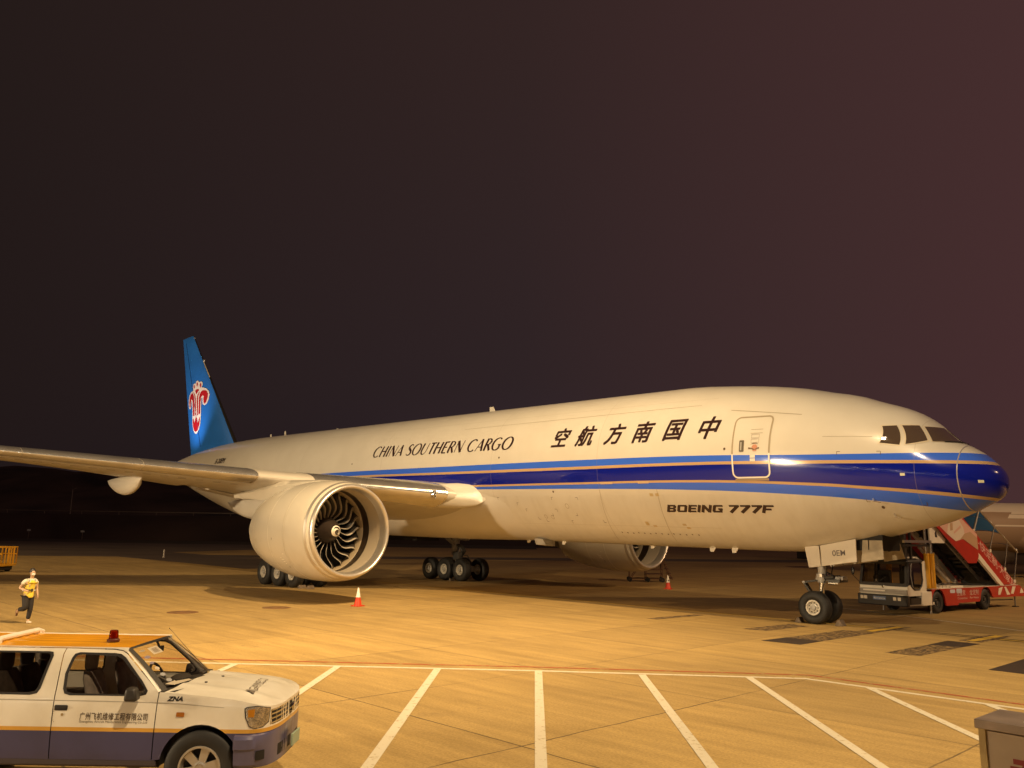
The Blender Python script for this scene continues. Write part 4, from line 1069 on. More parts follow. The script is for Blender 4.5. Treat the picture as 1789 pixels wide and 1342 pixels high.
# ================================================================== service car in the foreground
CAR = thing('service_car', 'white service car with yellow roof and blue lower body beside the parking bays', 'car', (-1.915, -23.155, 0), 0.804)
CAR.scale = (1, .88, 1)
def carpaint():
    m = bpy.data.materials.new('car_paint'); m.use_nodes = True; t = m.node_tree; b = t.nodes['Principled BSDF']
    tcn = t.nodes.new('ShaderNodeTexCoord'); sx = t.nodes.new('ShaderNodeSeparateXYZ'); t.links.new(tcn.outputs['Object'], sx.inputs[0])
    mr = t.nodes.new('ShaderNodeMapRange'); t.links.new(sx.outputs[2], mr.inputs['Value']); mr.inputs['From Max'].default_value = 2.0
    rp = ramp_node(t, [(0, (0.055, 0.054, 0.14)), (.735/2, (0.66, 0.36, 0.055)), (.778/2, (0.82, 0.78, 0.68))], 'CONSTANT'); t.links.new(mr.outputs[0], rp.inputs[0])
    nz = t.nodes.new('ShaderNodeTexNoise'); nz.inputs['Scale'].default_value = 2.2; nz.inputs['Detail'].default_value = 7; t.links.new(tcn.outputs['Object'], nz.inputs['Vector'])
    gr = ramp_node(t, [(0.35, (0.86, 0.84, 0.80)), (0.65, (1.02, 1.02, 1.02))]); t.links.new(nz.outputs['Fac'], gr.inputs[0])
    mx = t.nodes.new('ShaderNodeMix'); mx.data_type = 'RGBA'; mx.blend_type = 'MULTIPLY'; mx.inputs[0].default_value = 1
    t.links.new(rp.outputs[0], mx.inputs[6]); t.links.new(gr.outputs[0], mx.inputs[7]); t.links.new(mx.outputs[2], b.inputs['Base Color'])
    b.inputs['Roughness'].default_value = 0.34; b.inputs['Coat Weight'].default_value = 0.4; b.inputs['Coat Roughness'].default_value = 0.08
    return m
CP = carpaint()
ROOFY = mat('car_roof_yellow', (0.70, 0.315, 0.012), 0.36, coat=0.4, var=0.07, vscale=2.5)
CTRIM = mat('car_black_trim', (0.022, 0.019, 0.017), 0.45)
CGLASS = glass('car_glass', (0.88, 0.85, 0.80), 0.16)
CGLASSD = glass('car_glass_tinted', (0.34, 0.31, 0.28), 0.18)
SEATM = mat('seat_cloth', (0.19, 0.165, 0.15), 0.85, var=0.3, vscale=9)
INTER = mat('car_interior', (0.035, 0.030, 0.027), 0.8)
BUMPM = mat('bumper_blue_grey', (0.105, 0.098, 0.185), 0.36, coat=0.3, var=0.14, vscale=4)
CHROME = mat('car_chrome', (0.62, 0.60, 0.56), 0.16, metal=1.0)
YS = pch([(.38, .83), (.55, .855), (.75, .86), (.95, .852), (1.06, .838), (1.14, .812), (1.54, .660), (1.60, .60)])
ZE = pch([(-.6, 1.14), (-.47, 1.135), (.27, 1.078), (.50, 1.04), (.68, .99), (.80, .95)])
X0, XF, PP = .36, .735, .60
AL = 1.10
def plan(a):
    """arc coordinate round the nose -> x and share of the half width"""
    if a <= X0: return a, 1.0
    ph = min(1, (a-X0)/AL)*PI/2
    return X0+(XF-X0)*math.sin(ph)**PP, max(0, math.cos(ph))**PP
def cside(sg, off=0.0):
    def f(a, z):
        x, k = plan(a); y = YS(z)*k; zs = 1-.02*abs(z-.7) if a > X0 else 1
        px = X0+(x-X0)*zs if a > X0 else x
        if a <= X0: return Vector((px, sg*(y+off), z))
        e = .01; x2, k2 = plan(a+e); x1, k1 = plan(a-e); t_ = Vector((x2-x1, -(YS(z)*(k2-k1)))).normalized()
        return Vector((px+off*max(0, -t_.y), sg*(y+off*abs(t_.x)), z))
    return f
def arch(cx, R_, z0, a0=180, a1=0, n=18): return [(cx+R_*math.cos(R(lerp(a0, a1, i/n))), .40+R_*math.sin(R(lerp(a0, a1, i/n)))) for i in range(n+1) if .40+R_*math.sin(R(lerp(a0, a1, i/n))) > z0]
WIN_F = [(-1.52, 1.30), (-1.505, 1.16), (-1.48, 1.115), (-1.42, 1.10), (-.70, 1.10), (-.635, 1.115), (-.625, 1.15), (-.70, 1.24), (-.93, 1.46), (-.99, 1.492), (-1.06, 1.498), (-1.42, 1.505), (-1.47, 1.49), (-1.49, 1.45)]
WIN_R = [(-2.50, 1.14), (-2.45, 1.10), (-1.86, 1.10), (-1.79, 1.115), (-1.765, 1.16), (-1.715, 1.47), (-1.73, 1.505), (-1.77, 1.51), (-2.44, 1.51), (-2.50, 1.48)]
WIN_Q = [(-3.15, 1.16), (-2.68, 1.14), (-2.64, 1.18), (-2.64, 1.46), (-2.68, 1.50), (-3.0, 1.49), (-3.08, 1.44)]
ST = (.06, .035)
for sg in (-1, 1):
    fr = [(-.497, .46)]+[p for p in arch(0, .425, .46)]+[(.42, .45)]
    fr += [(a, .44) for a in np.linspace(.44, X0+AL, 18)]
    fr += [(a, ZE(plan(a)[0])) for a in np.linspace(X0+AL, .42, 18)]+[(x, ZE(x)) for x in np.linspace(.37, -.485, 10)]
    v, f = fill2d([fr], ST); b = MB(); mp_ = cside(sg); b.add([mp_(*p) for p in v], f, CP)
    o = b.build('fender', CAR, sharp=50)
    b = MB(); b.loft([[cside(sg, -.0)(x, z) for x, z in arch(0, .425, .40)], [Vector((x, sg*.52, z)) for x, z in arch(0, .425, .40)]], CTRIM, False); b.build('arch_liner', o)
    for nm, ol, win, gl in (('front_door', [(-1.568, .46), (-.507, .46), (-.495, 1.11), (-.50, 1.138), (-.915, 1.50), (-.97, 1.528), (-1.06, 1.54), (-1.585, 1.548), (-1.598, 1.49), (-1.578, 1.05)], WIN_F, CGLASS),
                            ('rear_door', [(-2.62, .46), (-1.578, .46), (-1.588, 1.05), (-1.608, 1.49), (-1.595, 1.548), (-2.62, 1.55)], WIN_R, CGLASSD)):
        v, f = fill2d([ol, win], ST); b = MB(); mp_ = cside(sg); b.add([mp_(*p) for p in v], f, CP); d = b.build(nm, CAR, sharp=50)
        v, f = fill2d([win], ST); b = MB(); mp_ = cside(sg, -.012); b.add([mp_(*p) for p in v], f, gl); wdw = b.build('window', d, fix=False)
        c = Vector((sum(p[0] for p in win)/len(win), sum(p[1] for p in win)/len(win)))
        inn = [tuple(c+(Vector(p)-c)*(1-.022/max(.1, (Vector(p)-c).length))) for p in win]; out_ = [tuple(c+(Vector(p)-c)*(1+.012/max(.1, (Vector(p)-c).length))) for p in win]
        v, f = fill2d([out_, inn], (.2, .06)); b = MB(); mp_ = cside(sg, .004); b.add([mp_(*p) for p in v], f, CTRIM); b.build('window_seal', wdw, fix=False)
        hx = -1.50 if nm == 'front_door' else -2.50
        b = MB(); v, f = fill2d([rrect(hx-.065, .945, hx+.075, .998, .012)], .05); b.add([cside(sg, .006)(*p) for p in v], f, CTRIM)
        v, f = fill2d([rrect(hx-.06, .968, hx+.07, .994, .01)], .05); b.add([cside(sg, .022)(*p) for p in v], f, CTRIM)
        b.build('door_handle', d, fix=False)
        if nm == 'front_door':
            b = MB(); b.cyl(cside(sg, .0)(-1.475, .905), cside(sg, .008)(-1.475, .905), .014, CHROME, 12); b.build('keyhole', d)
            b = MB()
            for i in range(9):
                a = 1.9+i*.25; v, f = fill2d([rrect(-1.50+.075*math.cos(a)-.003, .89+.085*math.sin(a)-.004, -1.50+.075*math.cos(a)+.004, .89+.085*math.sin(a)+.003, .002)]); b.add([cside(sg, .004)(*p) for p in v], f, STKD)
            b.build('paint_chip', d, fix=False)
            # company lettering
            b = MB()
            v, f = text2d('广州飞机维修工程有限公司', .068, 0, 0, (.05, .03), spacing=1.1); w_ = max(p[0] for p in v); x0, x1 = (-1.29, -.575)
            def tx(x, y, z0, k, off=.004): 
                X = x0+(x1-x0)*x/w_ if sg < 0 else x1-(x1-x0)*x/w_
                return cside(sg, off)(X, z0+y*k)
            for i, (ox, oy) in enumerate(BOLD): b.add([tx(x+ox*.0013, y+oy*.0011, .862, 1.15, .004+.0002*i) for x, y in v], f, mat('car_lettering', (0.12, 0.09, 0.06), 0.5))
            v, f = text2d('Guangzhou Aircraft Maintenance Engineering Co.,Ltd', .034, 0, 0, (.05, .03)); w_ = max(p[0] for p in v)
            b.add([tx(x, y, .828, 1.0) for x, y in v], f, MATS['car_lettering']); b.build('company_lettering', d, fix=False)
    qp = [(-3.42, .50)]+arch(-2.93, .42, .50)+[(-2.50, .46), (-2.63, .46)][1:]+[(-2.63, 1.55), (-3.10, 1.54), (-3.25, 1.45), (-3.42, 1.10)]
    v, f = fill2d([qp, WIN_Q], ST); b = MB(); mp_ = cside(sg); b.add([mp_(*p) for p in v], f, CP); q = b.build('rear_quarter', CAR, sharp=50)
    v, f = fill2d([WIN_Q], ST); b = MB(); mp_ = cside(sg, -.012); b.add([mp_(*p) for p in v], f, CGLASSD); b.build('window', q, fix=False)
    b = MB(); b.hexa([(-2.5, sg*.70, .36), (-.46, sg*.70, .36), (-.46, sg*.835, .40), (-2.5, sg*.835, .40), (-2.5, sg*.70, .46), (-.46, sg*.70, .46), (-.46, sg*.842, .468), (-2.5, sg*.842, .468)], mat('car_sill', (0.055, 0.045, 0.055), 0.5)); b.build('sill', CAR, bevel=.01)
    # waist crease, side lamp, badge
    b = MB(); v, f = strips2d([[(-2.6, 1.045, .008), (-1.0, 1.040, .008), (-.3, 1.030, .008), (.22, .995, .004)]], (.1, .03)); b.add([cside(sg, .003)(*p) for p in v], f, mat('crease_shade', (0.40, 0.36, 0.29), 0.5)); b.build('waist_crease', CAR, fix=False)
    b = MB(); v, f = fill2d([rrect(-.405+.13, .90, -.405+.215, .945, .01)], .04); b.add([cside(sg, .012)(*p) for p in v], f, mat('amber_lens', (0.35, 0.12, 0.015), 0.15)); b.build('side_indicator', CAR, fix=False)
    b = MB(); v, f = text2d('ZNA', .075, .25, .004, (.05, .03)); b.add([cside(sg, .005)((-.385+x*1.0) if sg < 0 else (-.22-x), 1.055+y*.78) for x, y in v], f, CTRIM); b.build('fender_badge', CAR, fix=False)
    # mirror
    b = MB(); b.hexa([(-.80, sg*.86, 1.07), (-.66, sg*.86, 1.07), (-.63, sg*1.06, 1.075), (-.77, sg*1.07, 1.075), (-.79, sg*.88, 1.20), (-.69, sg*.88, 1.20), (-.66, sg*1.05, 1.205), (-.76, sg*1.06, 1.205)], mat('mirror_plastic', (0.028, 0.024, 0.020), 0.5))
    b.bar((-.70, sg*.80, 1.11), (-.71, sg*.90, 1.12), .06, .05, CTRIM); mr_ = b.build('door_mirror', CAR, bevel=.025)
    # headlamp wrapped round the corner
    hl = [(.425, .985), (.45, 1.0), (.62, 1.008), (.92, .975), (.90, .84), (.76, .80), (.60, .795), (.50, .815), (.44, .90)]
    hl = [(a, z) for a, z in hl]
    v, f = fill2d([hl], .03); b = MB(); b.add([cside(sg, .014)(*p) for p in v], f, mat('headlamp_reflector', (0.66, 0.62, 0.54), 0.22, metal=0.75, var=.45, vscale=22, bump=.5, bscale=60)); h = b.build('headlight', CAR, fix=False)
    c = Vector((.67, .905)); v, f = fill2d([[tuple(c+(Vector(p)-c)*1.07) for p in hl]], .03); b = MB(); b.add([cside(sg, .006)(*p) for p in v], f, CTRIM); b.build('lamp_bezel', h, fix=False)
    v, f = fill2d([[(.455, .978), (.58, .985), (.57, .905), (.47, .905)]], .03); b = MB(); b.add([cside(sg, .018)(*p) for p in v], f, mat('amber_cell', (0.62, 0.27, 0.02), 0.25)); b.build('indicator_cell', h, fix=False)
    v, f = fill2d([hl], .03); b = MB(); b.add([cside(sg, .024)(*p) for p in v], f, glass('lamp_cover', (0.9, 0.88, 0.84), 0.12)); b.build('lamp_cover', h, fix=False)
    # fog lamp recess
    v, f = fill2d([rrect(.66, .475, .86, .57, .015)], .05); b = MB(); b.add([cside(sg, .058)(*p) for p in v], f, DARK); b.build('fog_lamp_recess', CAR, fix=False)
# lower body core (dark) so nothing is hollow
b = MB(); b.box((-1.45, 0, .62), (3.5, 1.36, .40), INTER); b.box((.30, 0, .70), (.60, .9, .40), INTER); b.box((-3.36, 0, .8), (.06, 1.5, .6), CP); b.build('underbody', CAR)
# bonnet
b = MB(); rows = []; NV = 28
rowsx = [('x', x) for x in (-.44, -.38, -.28, -.16, -.04, .08, .2, .3, .35)]+[('p', p) for p in (.10, .22, .36, .5, .64, .78, .9, 1.0)]
for kind, q in rowsx:
    if kind == 'x': x, k = q, 1.0
    else: x, k = plan(X0+AL*q)
    ze = ZE(x); hw = YS(ze)*k; row = []
    for j in range(NV+1):
        v_ = -1+2*j/NV; d = 1-abs(v_)
        cr = .040*(1-abs(v_)**2.6)+.016*math.exp(-((abs(v_)-.60)/.09)**2)+.010*(1-min(1, abs(v_)/.42)**4)
        fade = min(1, max(0.05, (.84-x)/.35))
        xb = x-(0.13*(1-v_*v_) if False else 0)
        row.append(Vector((xb+(.12*(1-v_*v_)*max(0, min(1, (.1-x)/.5)) if x < .1 else 0), hw*v_, ze+cr*fade*(.35+.65*k))))
    rows.append(row)
b.loft(rows, CP, False); b.build('bonnet', CAR, sharp=50)
b = MB(); v, f = text2d('▲GAMECO', .15, 0, .0, .05, spacing=1.15)
def hood_z(x, y):
    ze = ZE(x); k = plan(x)[1] if x <= X0 else 1; hw = YS(ze); v_ = min(1, abs(y)/hw); return ze+(.040*(1-v_**2.6)+.016*math.exp(-((v_-.60)/.09)**2)+.010*(1-min(1, v_/.42)**4))*min(1, max(.05, (.84-x)/.35))
w_ = max(p[0] for p in v)
b.add([(.45-y*.95-x*.06/w_, -.58+x*.90/w_, hood_z(.45-y*.95-x*.06/w_, -.58+x*.90/w_)+.012) for x, y in v], f, mat('bonnet_lettering', (0.19, 0.16, 0.13), 0.5)); b.build('bonnet_lettering', CAR, fix=False)
b = MB()
for (x, y) in ((-.16, -.30), (-.10, .12)): b.cyl((x, y, hood_z(x, y)-.01), (x, y, hood_z(x, y)+.014), .016, CTRIM, 10)
b.build('washer_jet', CAR)
# scuttle, windscreen, pillars, roof
def wsp(u, v):
    """u 0..1 across (near to far), v 0 bottom .. 1 top"""
    y = lerp(-1, 1, u); bx = -.475+.155*(1-y*y); by = .785*y; bz = 1.148+.012*(1-y*y)
    tx_ = -.945+.10*(1-y*y); ty = .635*y; tz = 1.548+.035*(1-y*y)
    return Vector((lerp(bx, tx_, v), lerp(by, ty, v), lerp(bz, tz, v)+.018*math.sin(PI*v)))
b = MB(); b.loft([[wsp(u, v) for u in np.linspace(0.02, .98, 20)] for v in np.linspace(.02, .98, 10)], CGLASS, False); WS = b.build('windscreen', CAR, fix=False)
b = MB(); nrm = Vector((.72, 0, .69))
def ring_(u0, u1, v0, v1, m): b.loft([[wsp(u, v)+nrm*.006 for u in np.linspace(u0, u1, 16)] for v in np.linspace(v0, v1, 6)], m, False)
ring_(-.005, .045, -.02, 1.0, CTRIM); ring_(.955, 1.005, -.02, 1.0, CTRIM); ring_(.04, .96, .955, 1.01, CTRIM); b.build('windscreen_trim', CAR, fix=False)
for sg in (-1, 1):
    b = MB(); P0 = [cside(sg, .0)(x, z) for x, z in ((-.497, 1.135), (-.70, 1.325), (-.905, 1.505), (-.97, 1.535))]; P1 = [wsp(0 if sg < 0 else 1, v) for v in (0, .45, .92, 1.0)]
    b.loft([P0, P1], CP, False); b.build('windscreen_pillar', CAR)
b = MB()
for (u, v, w, h, m, a) in ((.13, .86, .10, .045, 'sticker_grey', 0), (.12, .70, .09, .07, 'sticker_violet', 0), (.29, .80, .15, .17, 'sticker_paper', .1), (.11, .56, .07, .05, 'sticker_violet', 0), (.115, .43, .06, .075, 'sticker_paper', 0), (.12, .29, .07, .07, 'sticker_blue', 0), (.135, .16, .07, .07, 'sticker_blue', 0)):
    mm = {'sticker_grey': STK, 'sticker_violet': mat('sticker_violet', (0.30, 0.27, 0.38), .5), 'sticker_paper': mat('sticker_paper', (0.62, 0.58, 0.50), .6), 'sticker_blue': mat('sticker_blue', (0.42, 0.45, 0.52), .5)}[m]
    if h > .10: ol = [(u-w/2, v-h/2), (u+w/2, v-h/2), (u+w/2, v+h/2), (u-w/2, v+h/2)]
    else: ol = [(u+w/2*math.cos(q*PI/7)*.8, v+h/2*math.sin(q*PI/7)) for q in range(14)]
    v2, f2 = fill2d([ol], .05); b.add([wsp(x, y)-nrm*.006 for x, y in v2], f2, mm)
for k in range(5):
    v2, f2 = fill2d([rrect(.245, .75+k*.022, .245+.09-.012*(k % 2), .758+k*.022, .003)], .05); b.add([wsp(x, y)-nrm*.003 for x, y in v2], f2, STKD)
b.build('windscreen_sticker', WS, fix=False)
b = MB(); b.loft([[wsp(u, .0)+Vector((.02, 0, -.012)) for u in np.linspace(.01, .99, 16)], [Vector((-.34+.13*(1-(2*u-1)**2), .80*(2*u-1), 1.135+.035*(1-(2*u-1)**2))) for u in np.linspace(.01, .99, 16)]], CTRIM, False); b.build('scuttle', CAR, fix=False)
b = MB()
for u0, u1, v1 in ((.60, .16, .10), (.93, .52, .10)):
    b.tube([wsp(u0, -.03)+nrm*.03, wsp(lerp(u0, u1, .5), .05)+nrm*.03, wsp(u1, v1)+nrm*.022], .009, CTRIM, 6)
b.build('wiper', CAR)
b = MB(); rows = []
for x in (-.945, -1.0, -1.1, -1.25, -1.45, -1.55, -1.75, -2.1, -2.5, -2.9, -3.12, -3.2):
    row = []
    for j in range(61):
        v_ = -1+2*j/60; xx = x+(.10*(1-v_*v_) if x > -.97 else .10*(1-v_*v_)*max(0, 1-(-.945-x)/.3))
        zz = 1.552+.030*(1-abs(v_)**3)
        if x < -1.28 and abs(v_) < .72: zz += .010*max(0, math.cos(v_*PI*5/.72*1.0))**2*min(1, (-1.28-x)/.2)
        if x < -3.0: zz -= .04*(-3.0-x)/.2
        row.append(Vector((xx, .655*v_, zz)))
    rows.append(row)
b.loft(rows, ROOFY, False); b.build('roof', CAR, sharp=60)
for sg in (-1, 1):
    b = MB(); P = [(-.915, 1.515), (-.97, 1.538), (-1.06, 1.55), (-1.6, 1.556), (-2.6, 1.556), (-3.1, 1.545)]
    b.loft([[cside(sg, .004)(x, z) for x, z in P], [Vector((x, sg*.652, 1.566)) for x, z in P], [Vector((x, sg*.645, 1.556)) for x, z in P]], CP, False); b.build('roof_gutter', CAR)
b = MB(); b.tube([(-2.42, -.60, 1.575), (-2.42, -.45, 1.615), (-2.42, .36, 1.625), (-2.42, .50, 1.60)], [.022, .03, .03, .02], CREAM, 10); b.bar((-2.42, -.5, 1.55), (-2.42, -.5, 1.61), .05, .05, CREAM); b.bar((-2.42, .4, 1.56), (-2.42, .4, 1.62), .05, .05, CREAM); b.build('roof_bar', CAR)
AMB = glass('amber_glass', (0.55, 0.17, 0.05), 0.15)
b = MB(); b.lathe([(0, .068), (.018, .07), (.03, .054)], (-1.24, -.30, 1.588), (0, 0, 1), mat('beacon_base', (0.10, 0.03, 0.02), 0.4), 24, True, True); BE = b.build('beacon', CAR)
b = MB(); b.lathe([(.03, .052), (.11, .046), (.120, .040), (.122, .004)], (-1.24, -.30, 1.588), (0, 0, 1), AMB, 24); b.build('beacon_dome', BE)
b = MB(); b.lathe([(.03, .026), (.10, .028)], (-1.24, -.30, 1.588), (0, 0, 1), mat('beacon_core', (0.45, 0.15, 0.05), 0.3), 12, True, True); b.build('beacon_core', BE)
b = MB(); b.tube([(-.50, .83, 1.12), (-1.02, .845, 1.62)], [.004, .0022], CTRIM, 5); b.ball((-1.02, .845, 1.62), .007, CTRIM, 6); b.build('aerial', CAR)
# bumper
b = MB(); rg = []
sec_ = [(.0, .395), (.035, .43), (.045, .575), (.066, .595), (.072, .69), (.05, .722), (.005, .733)]
for sg, rngs in ((-1, list(np.linspace(.36, X0+AL, 22))), (1, list(np.linspace(X0+AL, .36, 22))[1:])):
    for a in rngs: rg.append([cside(sg, o_)(a, z) for o_, z in sec_])
b.loft(rg, BUMPM, False); b.build('front_bumper', CAR, sharp=30)
# grille, badge, number plate
b = MB(); gr_ = [(.96, .955), (1.48, .945), (1.48, .80), (1.0, .80)]
for sg in (-1, 1):
    v, f = fill2d([gr_], .05); b.add([cside(sg, .010)(*p) for p in v], f, DARK)
    for z in (.815, .86, .905, .945):
        v, f = strips2d([[(.98, z, .016), (1.48, z, .016)]], .05); b.add([cside(sg, .020)(*p) for p in v], f, CHROME)
    v, f = strips2d([[(.965, .80, .022), (.965, .955, .022)]], .05); b.add([cside(sg, .024)(*p) for p in v], f, CHROME)
    for a in (1.12, 1.30): v, f = strips2d([[(a, .80, .012), (a, .955, .012)]], .05); b.add([cside(sg, .018)(*p) for p in v], f, CHROME)
b.build('grille', CAR, fix=False)
b = MB(); b.ball((.76, 0, .88), .055, CHROME, 12, (.3, 1, 1)); b.build('grille_badge', CAR)
b = MB(); b.box((.805, .0, .545), (.02, .36, .13), mat('plate_green', (0.30, 0.40, 0.30), 0.4)); PL = b.build('number_plate', CAR, bevel=.004)
b = MB(); v, f = fill2d([rrect(1.20, .45, 1.48, .57, .01)], .05)
for sg in (-1, 1): b.add([cside(sg, .056)(*p) for p in v], f, DARK)
b.build('air_intake', CAR, fix=False)
# wheels
T, Q = MB(), MB()
T.lathe([(-.10, .225), (-.118, .26), (-.12, .31), (-.105, .36), (-.085, .376), (-.05, .384), (.05, .384), (.085, .376), (.105, .36), (.12, .31), (.118, .26), (.10, .225)], (0, 0, 0), (0, 1, 0), BLK, 48)
ALLOY = mat('alloy_rim', (0.50, 0.46, 0.40), 0.3, metal=0.6)
Q.lathe([(.10, .228), (.112, .222), (.112, .204), (.06, .196), (-.06, .19)], (0, 0, 0), (0, -1, 0), ALLOY, 40)
Q.lathe([(.02, .19), (.0, .05)], (0, 0, 0), (0, -1, 0), DARK, 32)
Q.lathe([(.0, .075), (.085, .07), (.09, .05), (.075, .045), (.078, .004)], (0, 0, 0), (0, -1, 0), ALLOY, 24, False, True)
for k in range(6):
    a = 2*PI*k/6+.26; ca, sa = math.cos(a), math.sin(a); pr = lambda r_, w_, y: [Vector((r_*ca-w_*sa, y, r_*sa+w_*ca)), Vector((r_*ca+w_*sa, y, r_*sa-w_*ca))]
    A0 = pr(.05, .036, -.085); A1 = pr(.205, .048, -.085); B0 = pr(.05, .03, -.02); B1 = pr(.205, .04, -.03)
    Q.hexa([A0[0], A0[1], A1[1], A1[0], B0[0], B0[1], B1[1], B1[0]], ALLOY)
cw = T.build('wheel', CAR, sharp=45, loc=(0, -.735, .384)); Q.build('rim', cw, sharp=35)
for x, y in ((0, .735), (-2.93, -.735), (-2.93, .735)): dup(cw, CAR, (x, y, .384), (0, 0, PI if y > 0 else 0))
# interior
def seat(x, y, nm='seat'):
    b = MB(); rg = []
    for t_, w, dx, z in ((0, .20, 0, .82), (.1, .25, -.01, .90), (.5, .25, -.06, 1.08), (.8, .23, -.10, 1.22), (1.0, .17, -.12, 1.29)):
        rg.append([Vector((x+dx+.065*math.cos(q)*(1 if math.cos(q) > 0 else .7), y+w*math.copysign(abs(math.sin(q))**.7, math.sin(q)), z)) for q in np.linspace(0, 2*PI, 21)[:-1]])
    b.loft(rg, SEATM, True, True, True)
    rg = []
    for w, z in ((.09, 1.29), (.135, 1.33), (.14, 1.42), (.12, 1.47), (.06, 1.485)):
        rg.append([Vector((x-.13+.05*math.cos(q), y+w*math.sin(q), z)) for q in np.linspace(0, 2*PI, 17)[:-1]])
    b.loft(rg, SEATM, True, True, True); b.box((x+.22, y, .86), (.5, .5, .14), SEATM)
    return b.build(nm, CAR, sharp=60)
seat(-1.30, -.36); seat(-1.25, .36)
for y in (-.45, 0, .45): seat(-2.20, y, 'rear_seat')
b = MB(); b.hexa([(-.80, -.72, .80), (-.50, -.74, .80), (-.50, .74, .80), (-.80, .72, .80), (-.86, -.70, 1.06), (-.46, -.73, 1.12), (-.46, .73, 1.12), (-.86, .70, 1.06)], INTER); b.ball((-.66, .36, 1.08), .22, INTER, 14, (.6, 1, .35)); b.build('dashboard', CAR, bevel=.03)
b = MB(); v, f = fill2d([[(-.62, -.30), (-.50, -.34), (-.42, .02), (-.50, .10), (-.60, -.05)]], None); b.add([(x, y, 1.138+.03*(y+.3)**2) for x, y in v], f, mat('paper_white', (0.70, 0.66, 0.58), .7)); b.build('dash_paper', CAR, fix=False)
b = MB(); cc = Vector((-.93, .36, 1.10)); a1 = Vector((0, 1, 0)); a2 = Vector((-.45, 0, .89)).normalized()
b.tube([cc+.185*(math.cos(q)*a1+math.sin(q)*a2) for q in np.linspace(0, 2*PI, 25)], .016, CTRIM, 8, False); b.tube([cc-a1*.18, cc+a1*.18], .014, CTRIM, 6); b.tube([cc, cc+Vector((.25, 0, -.12))], .03, CTRIM, 8); b.build('steering_wheel', CAR)
b = MB(); b.box((-.83, .02, 1.47), (.03, .22, .06), CTRIM); b.bar((-.83, .02, 1.5), (-.87, .02, 1.57), .02, .02, CTRIM); b.build('rear_view_mirror', CAR)

# ================================================================== passenger stairs truck
TF = Vector((-.148, -.989, 0)); TN = Vector((.989, -.148, 0))
TRK = thing('stairs_truck', 'red and white passenger stairs truck with a blue canopy, parked beyond the airplane nose', 'stairs truck', Vector((-4.81, 7.44, 0))-TN*1.0, math.atan2(TF.y, TF.x))
CABG = glass('cab_glass', (0.50, 0.46, 0.40), 0.10)
TBLK = mat('truck_black', (0.020, 0.017, 0.015), 0.4, coat=.2)
GREYP = mat('truck_grey', (0.30, 0.27, 0.23), 0.45, var=.1)
def side_panel(pts, y0, y1, m, parent, name, bev=.0):
    b = MB(); v, f = fill2d([pts]); n = len(v)
    b.add([(x, y0, z) for x, z in v], [tuple(reversed(q)) for q in f], m); b.add([(x, y1, z) for x, z in v], f, m)
    k = len(pts); b.add([(x, y0, z) for x, z in pts]+[(x, y1, z) for x, z in pts], [(i, (i+1) % k, k+(i+1) % k, k+i) for i in range(k)], m)
    return b.build(name, parent, bevel=bev)
def tarch(cx, r, n=12): return [(cx+r*math.cos(R(180*i/n)), .45+r*math.sin(R(180*i/n))) for i in range(n+1)]
skirt = [(.38, .94), (.42, .88), (.46, .34)]+[p for p in [(cx, z) for cx, z in tarch(-.06, .50)] if p[1] > .44]+[(-.62, .28), (-1.5, .28), (-1.62, .36), (-3.30, .36), (-3.40, .44)]+[p for p in tarch(-3.93, .50) if p[1] > .46]+[(-4.5, .48), (-7.42, .46), (-7.5, .55), (-7.45, .72), (-6.95, .94)]
for sg in (1, -1):
    sk_ = side_panel(skirt, sg*.97, sg*1.03, REDP, TRK, 'body_side', .008)
    mkb = MB()
    def mk(pts, m, off=.006): 
        v, f = fill2d([pts]); mkb.add([(x, sg*(1.03+off), z) for x, z in v], f, m)
    WT = mat('truck_lettering', (0.72, 0.55, 0.50), .5)
    mk([(-4.95, .58), (-5.05, .86), (-5.42, .90), (-5.15, .58)], CREAM); mk([(-5.55, .90), (-5.72, .90), (-6.05, .56), (-5.75, .56)], CREAM); mk([(-6.12, .60), (-6.3, .90), (-6.62, .90), (-6.35, .58)], CREAM); mk([(-6.95, .60), (-7.12, .84), (-7.30, .70), (-7.30, .60)], CREAM)
    for x, y, w, t_ in ((-2.50, .66, .78, '全定制'), (-1.45, .66, .72, '全屋家')):
        v, f = text2d(t_, .26); ww = max(p[0] for p in v); mkb.add([(x-a*w/ww if sg > 0 else x-w+a*w/ww, sg*1.037, y+b_*.9) for a, b_ in v], f, WT)
    for x, w, t_ in ((-1.5, .80, 'Customise'), (-2.50, .75, 'For Home')):
        v, f = text2d(t_, .14); ww = max(p[0] for p in v); mkb.add([(x-a*w/ww if sg > 0 else x-w+a*w/ww, sg*1.037, .50+b_*.9) for a, b_ in v], f, WT)
    mk(rrect(-1.35, .76, -.95, .90, .05), mat('sticker_glow_pale_blue', (0.62, 0.64, 0.76), .3), .007); mk(rrect(-1.90, .74, -1.45, .92, .06), MATS['sticker_glow_pale_blue'], .007); mk([(.30, .36), (.40, .36), (.40, .46), (.30, .46)], CREAM)  # pale blue patches paint a lit glow onto the body side
    mkb.build('body_lettering', sk_, fix=False)
    b = MB(); b.hexa([(.42, sg*.80, .34), (1.22, sg*.80, .34), (1.22, sg*1.03, .34), (.42, sg*1.03, .34), (.42, sg*.80, .86), (1.14, sg*.80, .86), (1.14, sg*1.03, .86), (.42, sg*1.03, .86)], CREAM); b.build('side_box', TRK, bevel=.02)
    b = MB(); b.box((1.55, sg*.90, .52), (.75, .2, .24), TBLK); b.box((1.6, sg*.97, .385), (.95, .14, .035), TUBE); b.build('step', TRK)
    b = MB(); b.bar((.48, sg*.98, .34), (.48, sg*.98, .0), .05, .05, TUBE); b.build('jack_leg', TRK)
